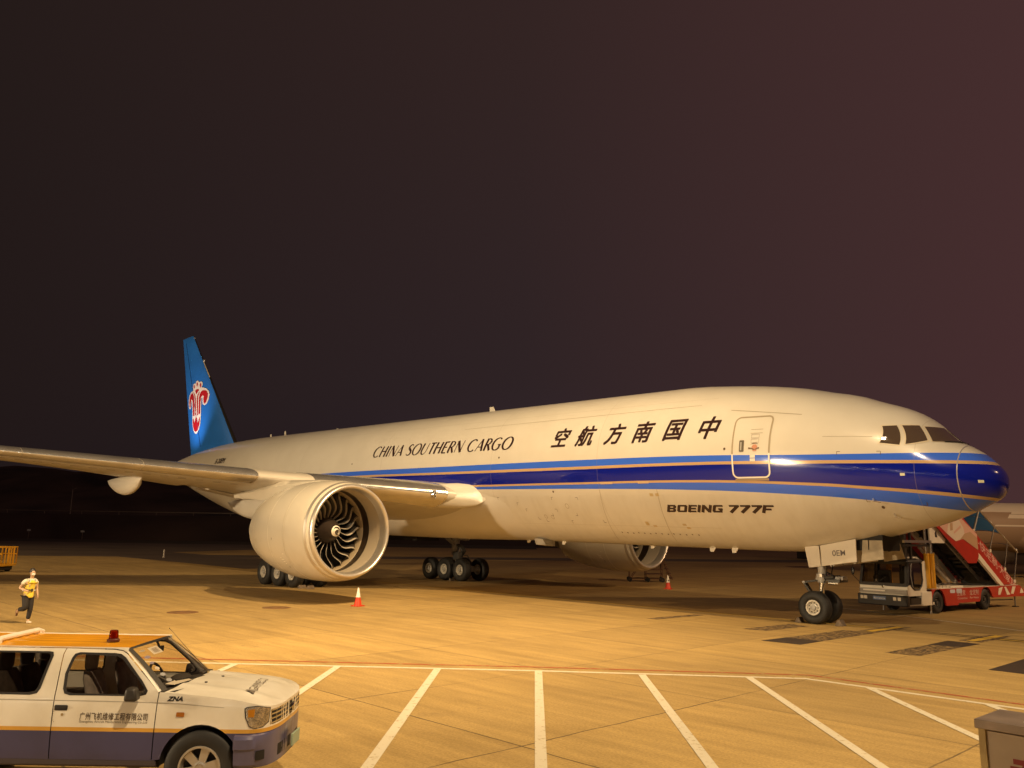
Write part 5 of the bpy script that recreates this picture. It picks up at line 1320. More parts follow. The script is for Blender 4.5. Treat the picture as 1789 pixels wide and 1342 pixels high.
b = MB(); b.box((-3.4, 0, .93), (7.2, 1.96, .05), CREAM); b.box((-3.5, 0, .55), (7.0, .9, .22), TBLK); b.box((-7.40, 0, .62), (.10, 1.9, .26), REDP); b.bar((-6.85, .85, .46), (-6.85, .85, .03), .05, .05, GREYP); b.box((-6.85, .85, .02), (.22, .22, .03), TBLK); b.bar((-4.4, .6, .34), (-7.0, .7, .30), .05, .05, GREYP); b.build('chassis', TRK, bevel=.01)
b = MB(); b.box((-.9, .45, 1.0), (1.0, .7, .09), CREAM); b.box((-1.9, .55, .985), (1.2, .5, .06), CREAM)
for k in range(4): b.tube([(-.35-.28*k, .92, .96), (-.35-.28*k, .92, 1.14)], .012, TUBE, 5)
b.tube([(-.35, .92, 1.14), (-1.2, .92, 1.14)], .012, TUBE, 5); b.box((-.62, .92, 1.12), (.16, .04, .09), DKGREY); b.build('deck_equipment', TRK)
# cab
def cabsec(z):   # front x and half width at height z
    return lerp(2.06, 1.84, max(0, (z-1.05))/1.0) if z > 1.05 else 2.06, .985-.05*max(0, z-1.1)
b = MB(); z0 = .72
fr_ = [(.72, .72), (2.06, .72), (2.06, 1.10), (1.86, 1.14), (1.70, 1.02), (1.60, .955), (1.22, .955), (1.06, 1.08), (.96, 1.30), (.92, 2.0), (.72, 2.04)]
for sg in (1, -1):
    v, f = fill2d([fr_]); b.add([(x, sg*.985, z) for x, z in v], f, CREAM)
b.add([(2.06, -.985, .72), (2.06, .985, .72), (2.07, .985, 1.10), (2.07, -.985, 1.10)], [(0, 1, 2, 3)], CREAM)
b.add([(.72, -.985, .72), (.72, .985, .72), (.72, .985, 1.12), (.72, -.985, 1.12)], [(0, 1, 2, 3)], CREAM)
for y_ in (-.93, 0, .93): b.bar((.72, y_, 1.1), (.74, y_, 2.0), .08, .05, TBLK)
CABO = b.build('cab', TRK, sharp=30, fix=False)
b = MB(); b.hexa([(.74, -.96, 1.98), (1.88, -.93, 1.98), (1.88, .93, 1.98), (.74, .96, 1.98), (.80, -.90, 2.09), (1.76, -.86, 2.09), (1.76, .86, 2.09), (.80, .90, 2.09)], TBLK); b.build('cab_roof', TRK, bevel=.04)
b = MB(); b.add([(2.075, -.95, 1.10), (2.075, .95, 1.10), (1.89, .90, 1.99), (1.89, -.90, 1.99)], [(0, 1, 2, 3)], CABG); wsn = b.build('windscreen', TRK, fix=False)
b = MB()
for p, q, w in (((2.08, -.95, 1.12), (2.08, .95, 1.12), .12), ((1.90, -.9, 1.95), (1.90, .9, 1.95), .12), ((2.08, -.94, 1.08), (1.89, -.89, 1.99), .11), ((2.08, .94, 1.08), (1.89, .89, 1.99), .11)): b.bar(p, q, .05, w, TBLK, up=(0, 0, 1) if abs(p[1]-q[1]) > 1 else (0, 1, 0))
b.tube([(2.09, -.3, 1.12), (2.02, .1, 1.40)], .012, TBLK, 5); b.build('windscreen_frame', wsn)
for sg in (1, -1):
    v, f = fill2d([[(1.86, 1.14), (1.70, 1.02), (1.60, .96), (1.24, .96), (1.08, 1.08), (.98, 1.30), (.98, 1.86), (1.02, 1.94), (1.84, 1.94), (2.02, 1.18)]]); b = MB(); b.add([(x, sg*(.985-.045*max(0, z-1.1)), z) for x, z in v], f, CABG); d = b.build('cab_door', TRK, fix=False)
    b = MB(); P = [(2.03, 1.14), (1.85, 1.97), (1.0, 1.97), (.95, 1.85), (.97, 1.30), (1.08, 1.07), (1.23, .95), (1.60, .95), (1.72, 1.02), (1.86, 1.13)]
    b.tube([(x, sg*(.99-.045*max(0, z-1.1)), z) for x, z in P], .03, TBLK, 6); b.tube([(x, sg*(.99-.045*max(0, z-1.1)), z) for x, z in ((1.62, 1.95), (1.70, 1.85), (1.78, 1.5), (1.70, 1.02))], .018, GREYP, 6); b.build('door_frame', d)
b = MB(); b.box((2.10, 0, .86), (.06, 1.94, .18), GREYP); b.box((2.12, 0, .93), (.06, 1.9, .02), TUBE); b.box((2.13, 0, .775), (.06, 1.98, .03), TUBE); b.box((2.13, -.35, .88), (.06, .9, .05), CREAM); b.build('grille_panel', TRK)
b = MB(); b.ball((2.085, .0, 1.04), .06, CHROME, 10, (.3, 1, 1)); b.build('cab_badge', TRK)
b = MB(); b.box((2.10, 0, .53), (.20, 2.06, .40), TBLK); b.build('bumper', TRK, bevel=.03)
for y in (-.83, -.68, .52, .70):
    b = MB(); b.box((2.205, y, .60), (.03, .13, .13), LENS); b.build('headlight', TRK, bevel=.01)
b = MB(); b.box((2.21, -.10, .60), (.02, .52, .13), mat('plate_blue', (0.10, 0.15, 0.28), .4)); pl = b.build('number_plate', TRK)
v, f = text2d('粤A·B0526', .10); b = MB(); ww = max(p[0] for p in v); b.add([(2.224, -.10+.24-.48*(1-x/ww)+0, .565+y*.8) for x, y in v], f, CREAM); b.build('plate_lettering', pl, fix=False)
b = MB(); b.tube([(1.95, -.95, 1.85), (2.15, -1.05, 1.95), (2.2, -1.15, 1.92), (2.2, -1.18, 1.7)], .012, TBLK, 5); b.tube([(2.2, -1.18, 1.42), (2.08, -.98, 1.15)], .012, TBLK, 5); b.ball((2.2, -1.18, 1.58), .16, TBLK, 12, (.25, .5, 1.1)); b.build('cab_mirror', TRK)
b = MB(); b.box((1.3, 0, 1.05), (1.0, 1.7, .12), INTER); b.box((1.15, .45, 1.32), (.16, .5, .62), INTER); b.box((1.15, -.45, 1.32), (.16, .5, .62), INTER); b.box((1.15, .45, 1.72), (.1, .26, .18), INTER); cc = Vector((1.66, -.42, 1.30)); b.tube([cc+.2*Vector((.4*math.sin(q), math.cos(q), .9*math.sin(q))) for q in np.linspace(0, 2*PI, 18)], .018, TBLK, 6); b.box((1.85, 0, 1.12), (.3, 1.7, .1), INTER); b.build('cab_interior', TRK)
b = MB(); b.box((1.25, .62, 2.15), (1.05, .16, .05), CREAM); b.bar((.80, .70, 2.15), (.74, .95, 1.9), .06, .06, CREAM); b.bar((.75, .96, 1.95), (.74, .97, 1.0), .07, .07, CREAM); b.box((1.4, .6, 2.10), (.05, .05, .08), CREAM); b.build('roof_rail', TRK)
# lift cylinders
for x, y in ((.22, .80), (.02, .90)):
    b = MB(); b.cyl((x, y, .96), (x, y, 2.28), .10, YELP, 18); b.lathe([(0, .115), (.06, .115)], (x, y, 2.25), (0, 0, 1), YELP, 18, True, True); cy = b.build('lift_cylinder', TRK, sharp=40)
    b = MB(); b.cyl((x, y, 2.3), (x+.02, y, 3.5), .05, TUBE, 12); b.build('piston_rod', cy)
    c = dup(cy, TRK, (0, -2*y, 0))
# stairs: lower flight (fixed) and upper flight (sliding)
SL = .62
def zs(x): return .97-SL*(x+5.40)*(-1)   # underside line of the lower flight at along-coordinate x
def und(x): return .97+SL*(x+5.40)
for sg in (1, -1):
    y = sg*.98
    o = side_panel([(-6.75, 1.02), (-6.55, .98), (-5.62, .98), (-.9, und(-.9)+.42-.0), (-.9, und(-.9)+1.08)], y-.02*sg, y+.02*sg, REDP, TRK, 'stair_side_panel')
    side_panel([(-5.62, .955), (-5.28, .955), (-.9, und(-.9)+.04), (-.9, und(-.9)+.40)], y-.07*sg, y+.035*sg, CREAM, TRK, 'stair_stringer')
    if True:
        ang = math.atan(SL); b = MB()
        v, f = text2d('人·快定制·大家居', .50); ww = max(p[0] for p in v)
        for a, b_ in v: pass
        L_ = 3.55
        pts = [((-3.15-(a*L_/ww)) if sg > 0 else (-6.4+(a*L_/ww)), b_*.92) for a, b_ in v]
        b.add([(x, y+.026*sg, und(x)+.53+h) for x, h in pts], f, mat('stair_lettering', (0.80, 0.58, 0.52), .5)); b.build('stair_lettering', o, fix=False)
    up = side_panel([(-3.42, 3.15-.95), (-3.2, 1.92), (-2.55, 1.92), (-.3, 1.92+SL*2.25), (1.0, 4.05), (1.0, 5.1), (.3, 5.1), (-3.42, 3.12)], sg*1.04, sg*1.09, REDP, TRK, 'upper_side_panel')
    # printed advert on the upper panel: pale field with a figure in a pale coat
    b = MB(); yy = 1.095*sg
    def ad(pts, m, off):
        v, f = fill2d([pts]); b.add([(x, yy+off*sg, z) for x, z in v], f, m)
    AD1 = mat('print_pink', (0.68, 0.42, 0.34), .5); AD2 = mat('print_cream', (0.72, 0.62, 0.52), .5); AD3 = mat('print_tan', (0.50, 0.33, 0.20), .5); AD4 = mat('print_skin', (0.66, 0.44, 0.33), .5); AD5 = mat('print_brown', (0.16, 0.09, 0.05), .5)
    ad([(-3.40, 2.45), (-3.40, 3.10), (-.2, 4.80), (1.0, 5.0), (1.0, 4.2), (-.9, 3.12), (-1.6, 2.80), (-2.2, 2.90)], AD1, .002)
    ad([(-3.40, 2.45), (-3.40, 2.95), (-2.85, 3.2), (-2.35, 3.12), (-1.95, 2.86), (-2.2, 2.90)], AD3, .004)
    ad([(-1.30, 2.93), (-.95, 3.10), (-1.05, 3.40), (-1.22, 3.72), (-1.55, 3.86), (-1.95, 3.70), (-2.3, 3.35), (-2.35, 3.12), (-1.95, 2.88), (-1.6, 2.81)], AD2, .006)
    ad([(-1.62+.09*math.cos(q*PI/6), 3.84+.12*math.sin(q*PI/6)) for q in range(12)], AD4, .0065)
    ad([(-1.60+.17*math.cos(q*PI/8), 4.03+.20*math.sin(q*PI/8)) for q in range(16)], AD4, .008)
    ad([(-1.46, 4.16), (-1.58, 4.27), (-1.76, 4.22), (-1.84, 4.02), (-1.79, 3.86), (-1.73, 3.92), (-1.71, 4.08), (-1.60, 4.16)], AD5, .010)
    ad([(-1.42, 3.25), (-1.20, 3.22), (-1.22, 3.52), (-1.44, 3.54)], AD3, .009); ad([(-2.10, 3.36), (-1.5, 3.10), (-1.47, 3.17), (-2.05, 3.46)], AD1, .0095)
    b.build('printed_advert', up, fix=False)
b = MB()
x = -6.3; z = 1.02
while x < .2:
    b.box((x, 0, und(x)+.52), (.34, 1.84, .04), DKGREY); b.box((x+.15, 0, und(x)+.42), (.03, 1.84, .20), TBLK); x += .30
for y in (-.55, .12, .55): b.bar((-5.3, y, und(-5.3)+.15), (.1, y, und(.1)+.15), .07, .14, GREYP if y == .12 else TBLK, up=(0, 0, 1))
for k in range(10): xx = -5.0+.5*k; b.box((xx, 0, und(xx)+.20), (.06, 1.8, .06), TBLK)
b.build('stair_flight', TRK)
b = MB(); b.add([(-5.2, -.93, und(-5.2)+.30), (-5.2, .93, und(-5.2)+.30), (.2, .93, und(.2)+.30), (.2, -.93, und(.2)+.30)], [(0, 1, 2, 3)], TBLK); b.build('stair_underside', TRK, fix=False)
b = MB(); b.bar((-.2, .30, 2.55), (-2.35, .30, 1.15), .10, .10, GREYP); b.bar((-.2, -.5, 2.9), (-3.2, -.5, 1.0), .12, .20, TBLK); b.build('support_arm', TRK)
# platform, its carriage and rail
b = MB(); b.box((1.3, 0, 4.05), (2.2, 2.1, .12), GREYP); b.box((1.1, .95, 2.77), (2.0, .08, .10), TUBE); b.box((1.1, -.95, 2.77), (2.0, .08, .10), TUBE); b.box((1.1, 0, 2.62), (1.9, 1.8, .08), TBLK)
for x, y in ((1.75, .75), (1.45, .85), (1.75, -.75)): b.bar((x, y, 2.1), (x, y, 4.0), .16 if x > 1.6 else .08, .16 if x > 1.6 else .08, TBLK)
for x in (.4, 2.3):
    b.bar((x, -1.0, 4.1), (x, -1.0, 5.2), .05, .05, TUBE); b.bar((x, 1.0, 4.1), (x, 1.0, 4.6), .05, .05, TUBE)
b.tube([(1.7, .6, 2.7), (1.2, .55, 2.5), (.6, .6, 2.66)], .02, TBLK, 5); b.tube([(1.6, .5, 2.9), (1.0, .6, 3.3), (.6, .62, 3.1)], .018, TBLK, 5); b.build('platform', TRK)
side_panel([(.15, 3.85), (.15, 2.72), (-.95, 2.72), (-1.05, 2.86), (-.2, 3.5), (.05, 3.85)], .90, .96, CREAM, TRK, 'carriage_bracket', .01)
b = MB(); b.prism([(-.42, 2.95), (-.25, 2.95), (-.25, 3.12), (-.36, 3.20)], lambda x, z, w: Vector((x, w, z)), .961, .967, TBLK); b.build('bracket_opening', TRK)
# canopy over the lower flight
CANB = mat('canopy_blue', (0.025, 0.11, 0.25), 0.5, var=.15, vscale=2)
_t = CANB.node_tree; _tr = _t.nodes.new('ShaderNodeBsdfTranslucent'); _tr.inputs[0].default_value = (0.03, 0.13, 0.30, 1); _mx = _t.nodes.new('ShaderNodeMixShader'); _mx.inputs[0].default_value = 0.5
_t.links.new(_t.nodes['Principled BSDF'].outputs[0], _mx.inputs[1]); _t.links.new(_tr.outputs[0], _mx.inputs[2]); _t.links.new(_mx.outputs[0], _t.nodes['Material Output'].inputs[0])
def can(x): return 4.15+.555*(x+3.93)
b = MB(); rg = []
for x in np.linspace(-6.05, 1.2, 10):
    zt = can(x); zb = und(x)+1.25
    rg.append([Vector((x, -1.0, zb))]+[Vector((x, -1.0*math.cos(R(a))*1.0, zt+.34*math.sin(R(a)))) for a in range(0, 181, 15)])
b.loft(rg, CANB, False); cn = b.build('canopy', TRK)
b = MB()
for sg in (1, -1): b.tube([(1.2, sg*1.0, can(1.2)), (-7.17, sg*1.0, can(-7.17))], .032, TUBE, 8)
for x in (-7.1, -6.1, -5.0, -3.95, -2.2): b.tube([(x, math.cos(R(a)), can(x)+.35*math.sin(R(a))) for a in range(0, 181, 12)], .02, TUBE, 6)
for sg in (1, -1):
    b.tube([(-3.93, sg*1.0, can(-3.93)), (-3.32, sg*1.0, 3.20)], .045, GREYP, 8); b.tube([(-5.2, sg*1.0, can(-5.2)), (-4.6, sg*1.0, 2.43)], .022, GREYP, 6); b.tube([(-7.1, sg*1.0, can(-7.1)), (-6.6, sg*1.0, 1.12)], .022, GREYP, 6); b.tube([(-6.3, sg*1.0, can(-6.3)), (-5.8, sg*1.0, 1.64)], .018, GREYP, 6)
    for x in (-3.32, -4.6, -5.8, -6.6): b.box((x, sg*1.0, 1.02+.653*(x+6.75)), (.16, .07, .13), CREAM)
b.build('canopy_frame', TRK)
# wheels
T, Q = MB(), MB()
T.lathe([(-.12, .22), (-.14, .30), (-.13, .38), (-.09, .42), (.09, .42), (.13, .38), (.14, .30), (.12, .22)], (0, 0, 0), (0, 1, 0), BLK, 36)
for k in range(28):
    a = 2*PI*k/28; T.box((math.cos(a)*.42, 0, math.sin(a)*.42), (.02, .2, .03), BLK, Matrix.Rotation(-a, 3, 'Y'))
Q.lathe([(.10, .225), (.11, .20), (.02, .17), (.02, .08), (.10, .075), (.11, .01)], (0, 0, 0), (0, 1, 0), DKGREY, 24, False, True)
for k in range(6): a = 2*PI*k/6; Q.cyl((math.cos(a)*.12, .02, math.sin(a)*.12), (math.cos(a)*.12, .06, math.sin(a)*.12), .02, TUBE, 8)
tw = T.build('wheel', TRK, sharp=45, loc=(-.06, .86, .425)); Q.build('rim', tw, sharp=35)
for x, y in ((-.06, -.86), (-3.93, .86), (-3.93, -.86)): dup(tw, TRK, (x, y, .425), (0, 0, 0 if y > 0 else PI))

# ================================================================== running ground worker
HX = Vector((.50, .10, 0))+Vector((.0, -.2, 0))
PER = thing('person', 'person running in a yellow safety vest, black trousers and a face mask', 'person', (-20.52, -20.54, 0), 0.22)
PER.scale = (.93, .93, .93)
def skin(name, pts, edges, m, parent, sub=2, root=0):
    me = bpy.data.meshes.new(name); me.from_pydata([p[:3] for p in pts], edges, []); me.materials.append(m)
    o = bpy.data.objects.new(name, me); COL.objects.link(o); o.parent = parent
    o.modifiers.new('skin', 'SKIN').use_smooth_shade = True
    for i, p in enumerate(pts):
        sv = me.skin_vertices[0].data[i]; sv.radius = (p[3], p[4] if len(p) > 4 else p[3]); sv.use_root = (i == root)
    s = o.modifiers.new('sub', 'SUBSURF'); s.levels = sub; s.render_levels = sub
    return o
SKIN = mat('skin_tone', (0.52, 0.34, 0.22), 0.55)
# x forward, y to the person's left; left leg planted, right leg swung up behind
body = [
 (0, 0, .86, .115, .14),          # 0 pelvis
 (.02, 0, 1.00, .105, .13), (.05, 0, 1.16, .115, .15), (.08, 0, 1.30, .10, .145), (.09, 0, 1.38, .055), (.115, 0, 1.45, .050),   # 1-5 spine, neck
 (.135, 0, 1.515, .074, .070), (.14, 0, 1.59, .082, .074), (.135, 0, 1.655, .050, .050),   # 6-8 head
 (.02, .09, .82, .085), (.05, .09, .45, .055), (-.02, .085, .10, .036), (.09, .09, .035, .032),   # 9-12 left leg planted
 (.02, -.09, .82, .085), (.10, -.09, .46, .058), (-.31, -.09, .42, .042), (-.38, -.09, .30, .030),    # 13-16 right leg swung back
 (.08, .17, 1.33, .055), (.02, .24, 1.08, .040), (.10, .24, .88, .028),   # 17-19 left arm hanging
 (.08, -.17, 1.33, .055), (-.07, -.26, 1.10, .042), (.15, -.17, 1.04, .030)]  # 20-22 right arm bent
ed = [(0, 1), (1, 2), (2, 3), (3, 4), (4, 5), (5, 6), (6, 7), (7, 8), (0, 9), (9, 10), (10, 11), (11, 12), (0, 13), (13, 14), (14, 15), (15, 16), (3, 17), (17, 18), (18, 19), (3, 20), (20, 21), (21, 22)]
# hands: palm and five unequal fingers each, grown into the same skin
def hand(w, d, side, curl):
    w = Vector(w); d = Vector(d).normalized(); s = Vector(side).normalized(); n = d.cross(s)
    i0 = len(body); body.append((*(w+d*.05), .026, .016)); ed.append((HANDROOT, i0))
    for k, (off, L_) in enumerate(((-.024, .060), (-.008, .072), (.008, .068), (.023, .052))):
        a = w+d*.085+s*off; i = len(body); body.append((*a, .010)); ed.append((i0, i))
        body.append((*(a+d*L_*.5+n*curl*.4*L_), .009)); ed.append((i, i+1)); body.append((*(a+d*L_*.8+n*curl*L_), .007)); ed.append((i+1, i+2))
    i = len(body); a = w+d*.04-s*.034+n*.01; body.append((*a, .011)); ed.append((i0, i)); body.append((*(a+d*.045-s*.012+n*.02), .008)); ed.append((i, i+1))
HANDROOT = 19; hand((.10, .24, .88), (.35, 0, -.93), (1, 0, .3), .5)
HANDROOT = 22; hand((.15, -.17, 1.04), (.8, .5, -.15), (.1, -.2, 1), .8)
skin('body', body, ed, SKIN, PER)
VEST = mat('vest_yellow', (0.80, 0.60, 0.07), 0.6, var=.12, vscale=12); SHIRT = mat('shirt_pale', (0.62, 0.60, 0.48), 0.7); TROU = mat('trousers_black', (0.016, 0.013, 0.013), .75); SHOE = mat('shoe_pale', (0.66, 0.60, 0.50), .6)
REFL = mat('reflective_strip', (0.50, 0.50, 0.46), .35)
skin('shirt', [(.085, 0, 1.37, .072, .085), (.08, 0, 1.31, .112, .15), (.08, .17, 1.335, .078), (.05, .215, 1.21, .066), (.08, -.17, 1.335, .078), (.0, -.225, 1.21, .066)], [(0, 1), (1, 2), (2, 3), (1, 4), (4, 5)], SHIRT, PER, root=1)
skin('safety_vest', [(.085, 0, 1.365, .080, .125), (.08, 0, 1.30, .128, .178), (.05, 0, 1.16, .138, .182), (.02, 0, 1.00, .142, .182), (.01, 0, .86, .148, .186), (.0, 0, .80, .146, .184)], [(0, 1), (1, 2), (2, 3), (3, 4), (4, 5)], VEST, PER, root=2)
def band(name, P, r, m, tilt=0):
    b = MB(); rg = []
    for dz in (-.022, .022): rg.append([Vector((P[0]+r[0]*math.cos(q), P[1]+r[1]*math.sin(q), P[2]+dz+tilt*math.cos(q))) for q in np.linspace(0, 2*PI, 33)[:-1]])
    b.loft(rg, m, True); return b.build(name, PER)
band('vest_band', (.025, 0, 1.03), (.150, .192), REFL)
b = MB()
for sy in (-.095, .095): b.loft([[Vector((.08+.145*math.cos(q)-.0, sy-.016, 1.25+.16*math.sin(q))), Vector((.08+.145*math.cos(q), sy+.016, 1.25+.16*math.sin(q)))] for q in np.linspace(-.9, 3.9, 20)], REFL, False)
b.build('vest_band', PER, fix=False)
skin('trousers', [(.0, 0, .92, .125, .155), (.01, .085, .78, .112), (.05, .09, .46, .082), (-.02, .085, .12, .066), (.03, -.085, .78, .112), (.10, -.09, .47, .092), (-.29, -.09, .425, .066)], [(0, 1), (1, 2), (2, 3), (0, 4), (4, 5), (5, 6)], TROU, PER)
for P, Dv in (((-.03, .087, .045), (1, .1, -.0)), ((-.37, -.09, .40), (-.20, 0, -1))):
    d = Vector(Dv).normalized(); p = Vector(P)
    skin('shoe', [(*(p-d*.03), .050, .042), (*(p+d*.07), .046, .038), (*(p+d*.19), .036, .026)], [(0, 1), (1, 2)], SHOE if P[0] > -.2 else mat('shoe_sole_brown', (0.20, 0.11, 0.06), .7), PER)
HAIR = mat('hair_black', (0.012, 0.009, 0.008), .5)
skin('hair', [(.075, 0, 1.545, .072, .082), (.10, 0, 1.60, .100, .098), (.125, 0, 1.660, .098, .095), (.165, 0, 1.672, .062, .075)], [(0, 1), (1, 2), (2, 3)], HAIR, PER)
b = MB(); b.ball((.190, 0, 1.535), .052, mat('mask_white', (0.74, 0.70, 0.66), .7), 12, (.62, 1.05, .95)); b.build('face_mask', PER)
b = MB()
for sy in (-.028, .028): b.ball((.213, sy, 1.588), .010, HAIR, 8, (.5, 1.5, .7))
b.ball((.222, 0, 1.565), .013, SKIN, 8, (1, .8, 1.4)); b.build('face_features', PER)
b = MB()
for sy in (-.078, .078): b.ball((.125, sy, 1.57), .022, SKIN, 8, (.8, .35, 1.3))
b.build('ear', PER)
b = MB(); b.tube([(.12, -.06, 1.38), (.205, -.02, 1.2), (.205, .0, 1.06), (.20, .06, 1.2), (.12, .06, 1.38)], .007, HAIR, 5); b.box((.215, .0, 1.04), (.01, .06, .09), DKGREY); b.build('lanyard', PER)
PH = MB(); PH.box((0, 0, 0), (.16, .075, .018), DARK); o = PH.build('mobile_phone', None, bevel=.006); o.location = (-20.32, -20.59, .98); o.rotation_euler = (.2, .1, .5); tag(o, 'small dark phone held in the right hand of the running person', 'phone')

# ================================================================== cones, chocks, manholes
CONER = mat('cone_red', (0.62, 0.045, 0.012), .5); CONEW = mat('cone_white', (0.80, 0.76, 0.68), .5)
def cone(x, y, h, label, dark_mark=False):
    t = thing('traffic_cone', label, 'traffic cone', (x, y, 0), .4, 'red and white traffic cones by the engines')
    k = h/.70
    b = MB(); b.box((0, 0, .018*k), (.40*k, .40*k, .036*k), CONER); b.build('base', t, bevel=.015)
    b = MB(); b.lathe([(.03*k, .155*k), (.34*k, .090*k)], (0, 0, 0), (0, 0, 1), CONER, 28); b.build('cone_body', t)
    b = MB(); b.lathe([(.34*k, .092*k), (.68*k, .028*k), (.70*k, .020*k)], (0, 0, 0), (0, 0, 1), CONEW, 28, False, True); sl_ = b.build('reflective_sleeve', t)
    if dark_mark:
        b = MB(); b.box((.05, -.055, .45*k), (.05, .05, .06), DKGREY); b.build('sleeve_mark', sl_)
cone(-19.98, -9.32, .69, 'red traffic cone with a white top standing in front of the near engine')
cone(-19.43, 10.1, .72, 'red traffic cone with a white top beside the wheeled steps under the far engine', True)
b = MB(); b.lathe([(0, .12), (.05, .12), (.06, .07), (.75, .055), (.78, .02)], (0, 0, 0), (0, 0, 1), CONEW, 14, True, True); o = b.build('marker_post'); o.location = (-73.7, 4.4, 0); tag(o, 'small white marker post far off on the dim taxiway', 'post')
CHK = mat('chock_rubber', (0.16, 0.12, 0.085), .8, var=.3, vscale=8)
def chock(x, y, rz, label, s=1.0):
    b = MB(); b.prism([(-.13*s, 0), (.13*s, 0), (.10*s, .06*s), (.03*s, .19*s), (-.03*s, .19*s), (-.10*s, .06*s)], lambda u, v, w: Vector((u, w, v+.002)), -.20*s, .20*s, CHK)
    o = b.build('wheel_chock', bevel=.012); o.location = (x, y, 0); o.rotation_euler = (0, 0, rz); tag(o, label, 'wheel chock', 'wheel chocks at the landing gear')
chock(-5.20, -.30, .1, 'grey wheel chock at the right foot of the nose wheels'); chock(-6.60, -.35, .1, 'wheel chock peeping out on the left of the nose wheels', .9)
chock(-29.55, -6.2, 0, 'wheel chock on the bright strip below the near engine, left of the other', .9); chock(-29.0, -6.05, .2, 'wheel chock on the bright strip below the near engine, right of the other', .9)
chock(-30.9, 4.5, 0, 'pale wheel chock between the far main wheels', .8)
MH = mat('manhole_iron', (0.20, 0.105, 0.042), .6, var=.4, vscale=5)
for x, y, lb in ((-21.24, -15.55, 'round rusty manhole cover nearer the running person'), (-21.05, -12.15, 'round rusty manhole cover close to the near engine shadow')):
    b = MB(); b.lathe([(0.0, .52), (.012, .50), (.013, .42), (.010, .41), (.012, .39), (.012, .01)], (0, 0, 0), (0, 0, 1), MH, 32, False, True); o = b.build('manhole_cover'); o.location = (x, y, .001); tag(o, lb, 'manhole cover', 'manhole covers')

# ================================================================== wheeled steps under the far engine
STD = thing('wheeled_steps', 'low dark wheeled maintenance steps standing under the far engine', 'steps', (-24.4, 14.9, 0), .72)
RUST = mat('steps_frame', (0.12, 0.055, 0.025), .6)
b = MB()
for y in (-.5, .5):
    for x in (-1.1, -.1, .9): b.bar((x, y, .1), (x, y, 1.5), .05, .05, RUST)
    b.bar((-1.1, y, .2), (.9, y, .2), .05, .05, RUST); b.bar((-1.0, y, .25), (-.2, y, 1.35), .04, .04, RUST); b.bar((-1.1, y, 1.5), (.9, y, 1.5), .05, .05, RUST)
    b.bar((.9, y, 1.5), (1.5, y, .15), .06, .05, RUST); b.bar((.0, y, .75), (.9, y, .75), .05, .05, RUST)
    for k in range(5): b.bar((.05+.2*k, y, .75), (.05+.2*k, y, 1.5), .025, .025, RUST)
b.build('frame', STD)
for k in range(5):
    b = MB(); b.box((.95+.12*k, 0, 1.35-.27*k), (.22, 1.0, .04), RUST); b.build('tread', STD)
b = MB(); b.box((.4, 0, .48), (1.0, 1.0, .05), RUST); b.box((.4, 0, 1.46), (1.0, 1.0, .05), RUST); b.build('platform', STD)
cst = None
for x in (-1.1, .0, .9):
    for y in (-.5, .5):
        if cst is None:
            b = MB(); b.lathe([(-.05, .05), (-.05, .14), (.05, .14), (.05, .05)], (0, 0, 0), (0, 1, 0), BLK, 18); cst = b.build('castor_wheel', STD, loc=(x, y, .14))
        else: dup(cst, STD, (x, y, .14))

# ================================================================== yellow cage trolley at the left edge
CG = thing('cage_trolley', 'yellow mesh cage trolley at the far left edge of the apron', 'trolley', (-52.2, -14.85, 0), .80)
b = MB(); Wd, Dp, Z0, Z1 = 2.6, 1.5, .46, 1.50
for y in (-Dp/2, Dp/2):
    for z in (Z0, Z0+.62, Z1): b.bar((-Wd/2, y, z), (Wd/2, y, z), .06, .07, YELP)
    for k in range(12): b.bar((-Wd/2+Wd*k/11, y, Z0), (-Wd/2+Wd*k/11, y, Z1), .05, .05, YELP)
for x in (-Wd/2, Wd/2):
    for z in (Z0, Z1): b.bar((x, -Dp/2, z), (x, Dp/2, z), .06, .07, YELP)
    for k in range(6): b.bar((x, -Dp/2+Dp*k/5, Z0), (x, -Dp/2+Dp*k/5, Z1), .05, .05, YELP)
b.build('cage', CG)
b = MB(); b.box((.25, -Dp/2-.04, Z0+.40), (1.6, .03, .62), YELP); b.build('cage_panel', CG)
b = MB(); b.box((.25, -Dp/2-.062, Z0+.58), (.7, .01, .20), STK2); b.build('panel_sign', CG)
b = MB(); b.box((0, 0, .42), (2.6, 1.5, .12), YELP); b.build('deck', CG)
b = MB(); b.box((0, 0, .24), (2.3, 1.3, .24), DARK); b.build('undercarriage', CG)
cst = None
for x in (-.9, .9):
    for y in (-.6, .6):
        if cst is None: b = MB(); b.lathe([(-.06, .05), (-.06, .2), (.06, .2), (.06, .05)], (0, 0, 0), (0, 1, 0), BLK, 18); cst = b.build('castor_wheel', CG, loc=(x, y, .2))
        else: dup(cst, CG, (x, y, .2))

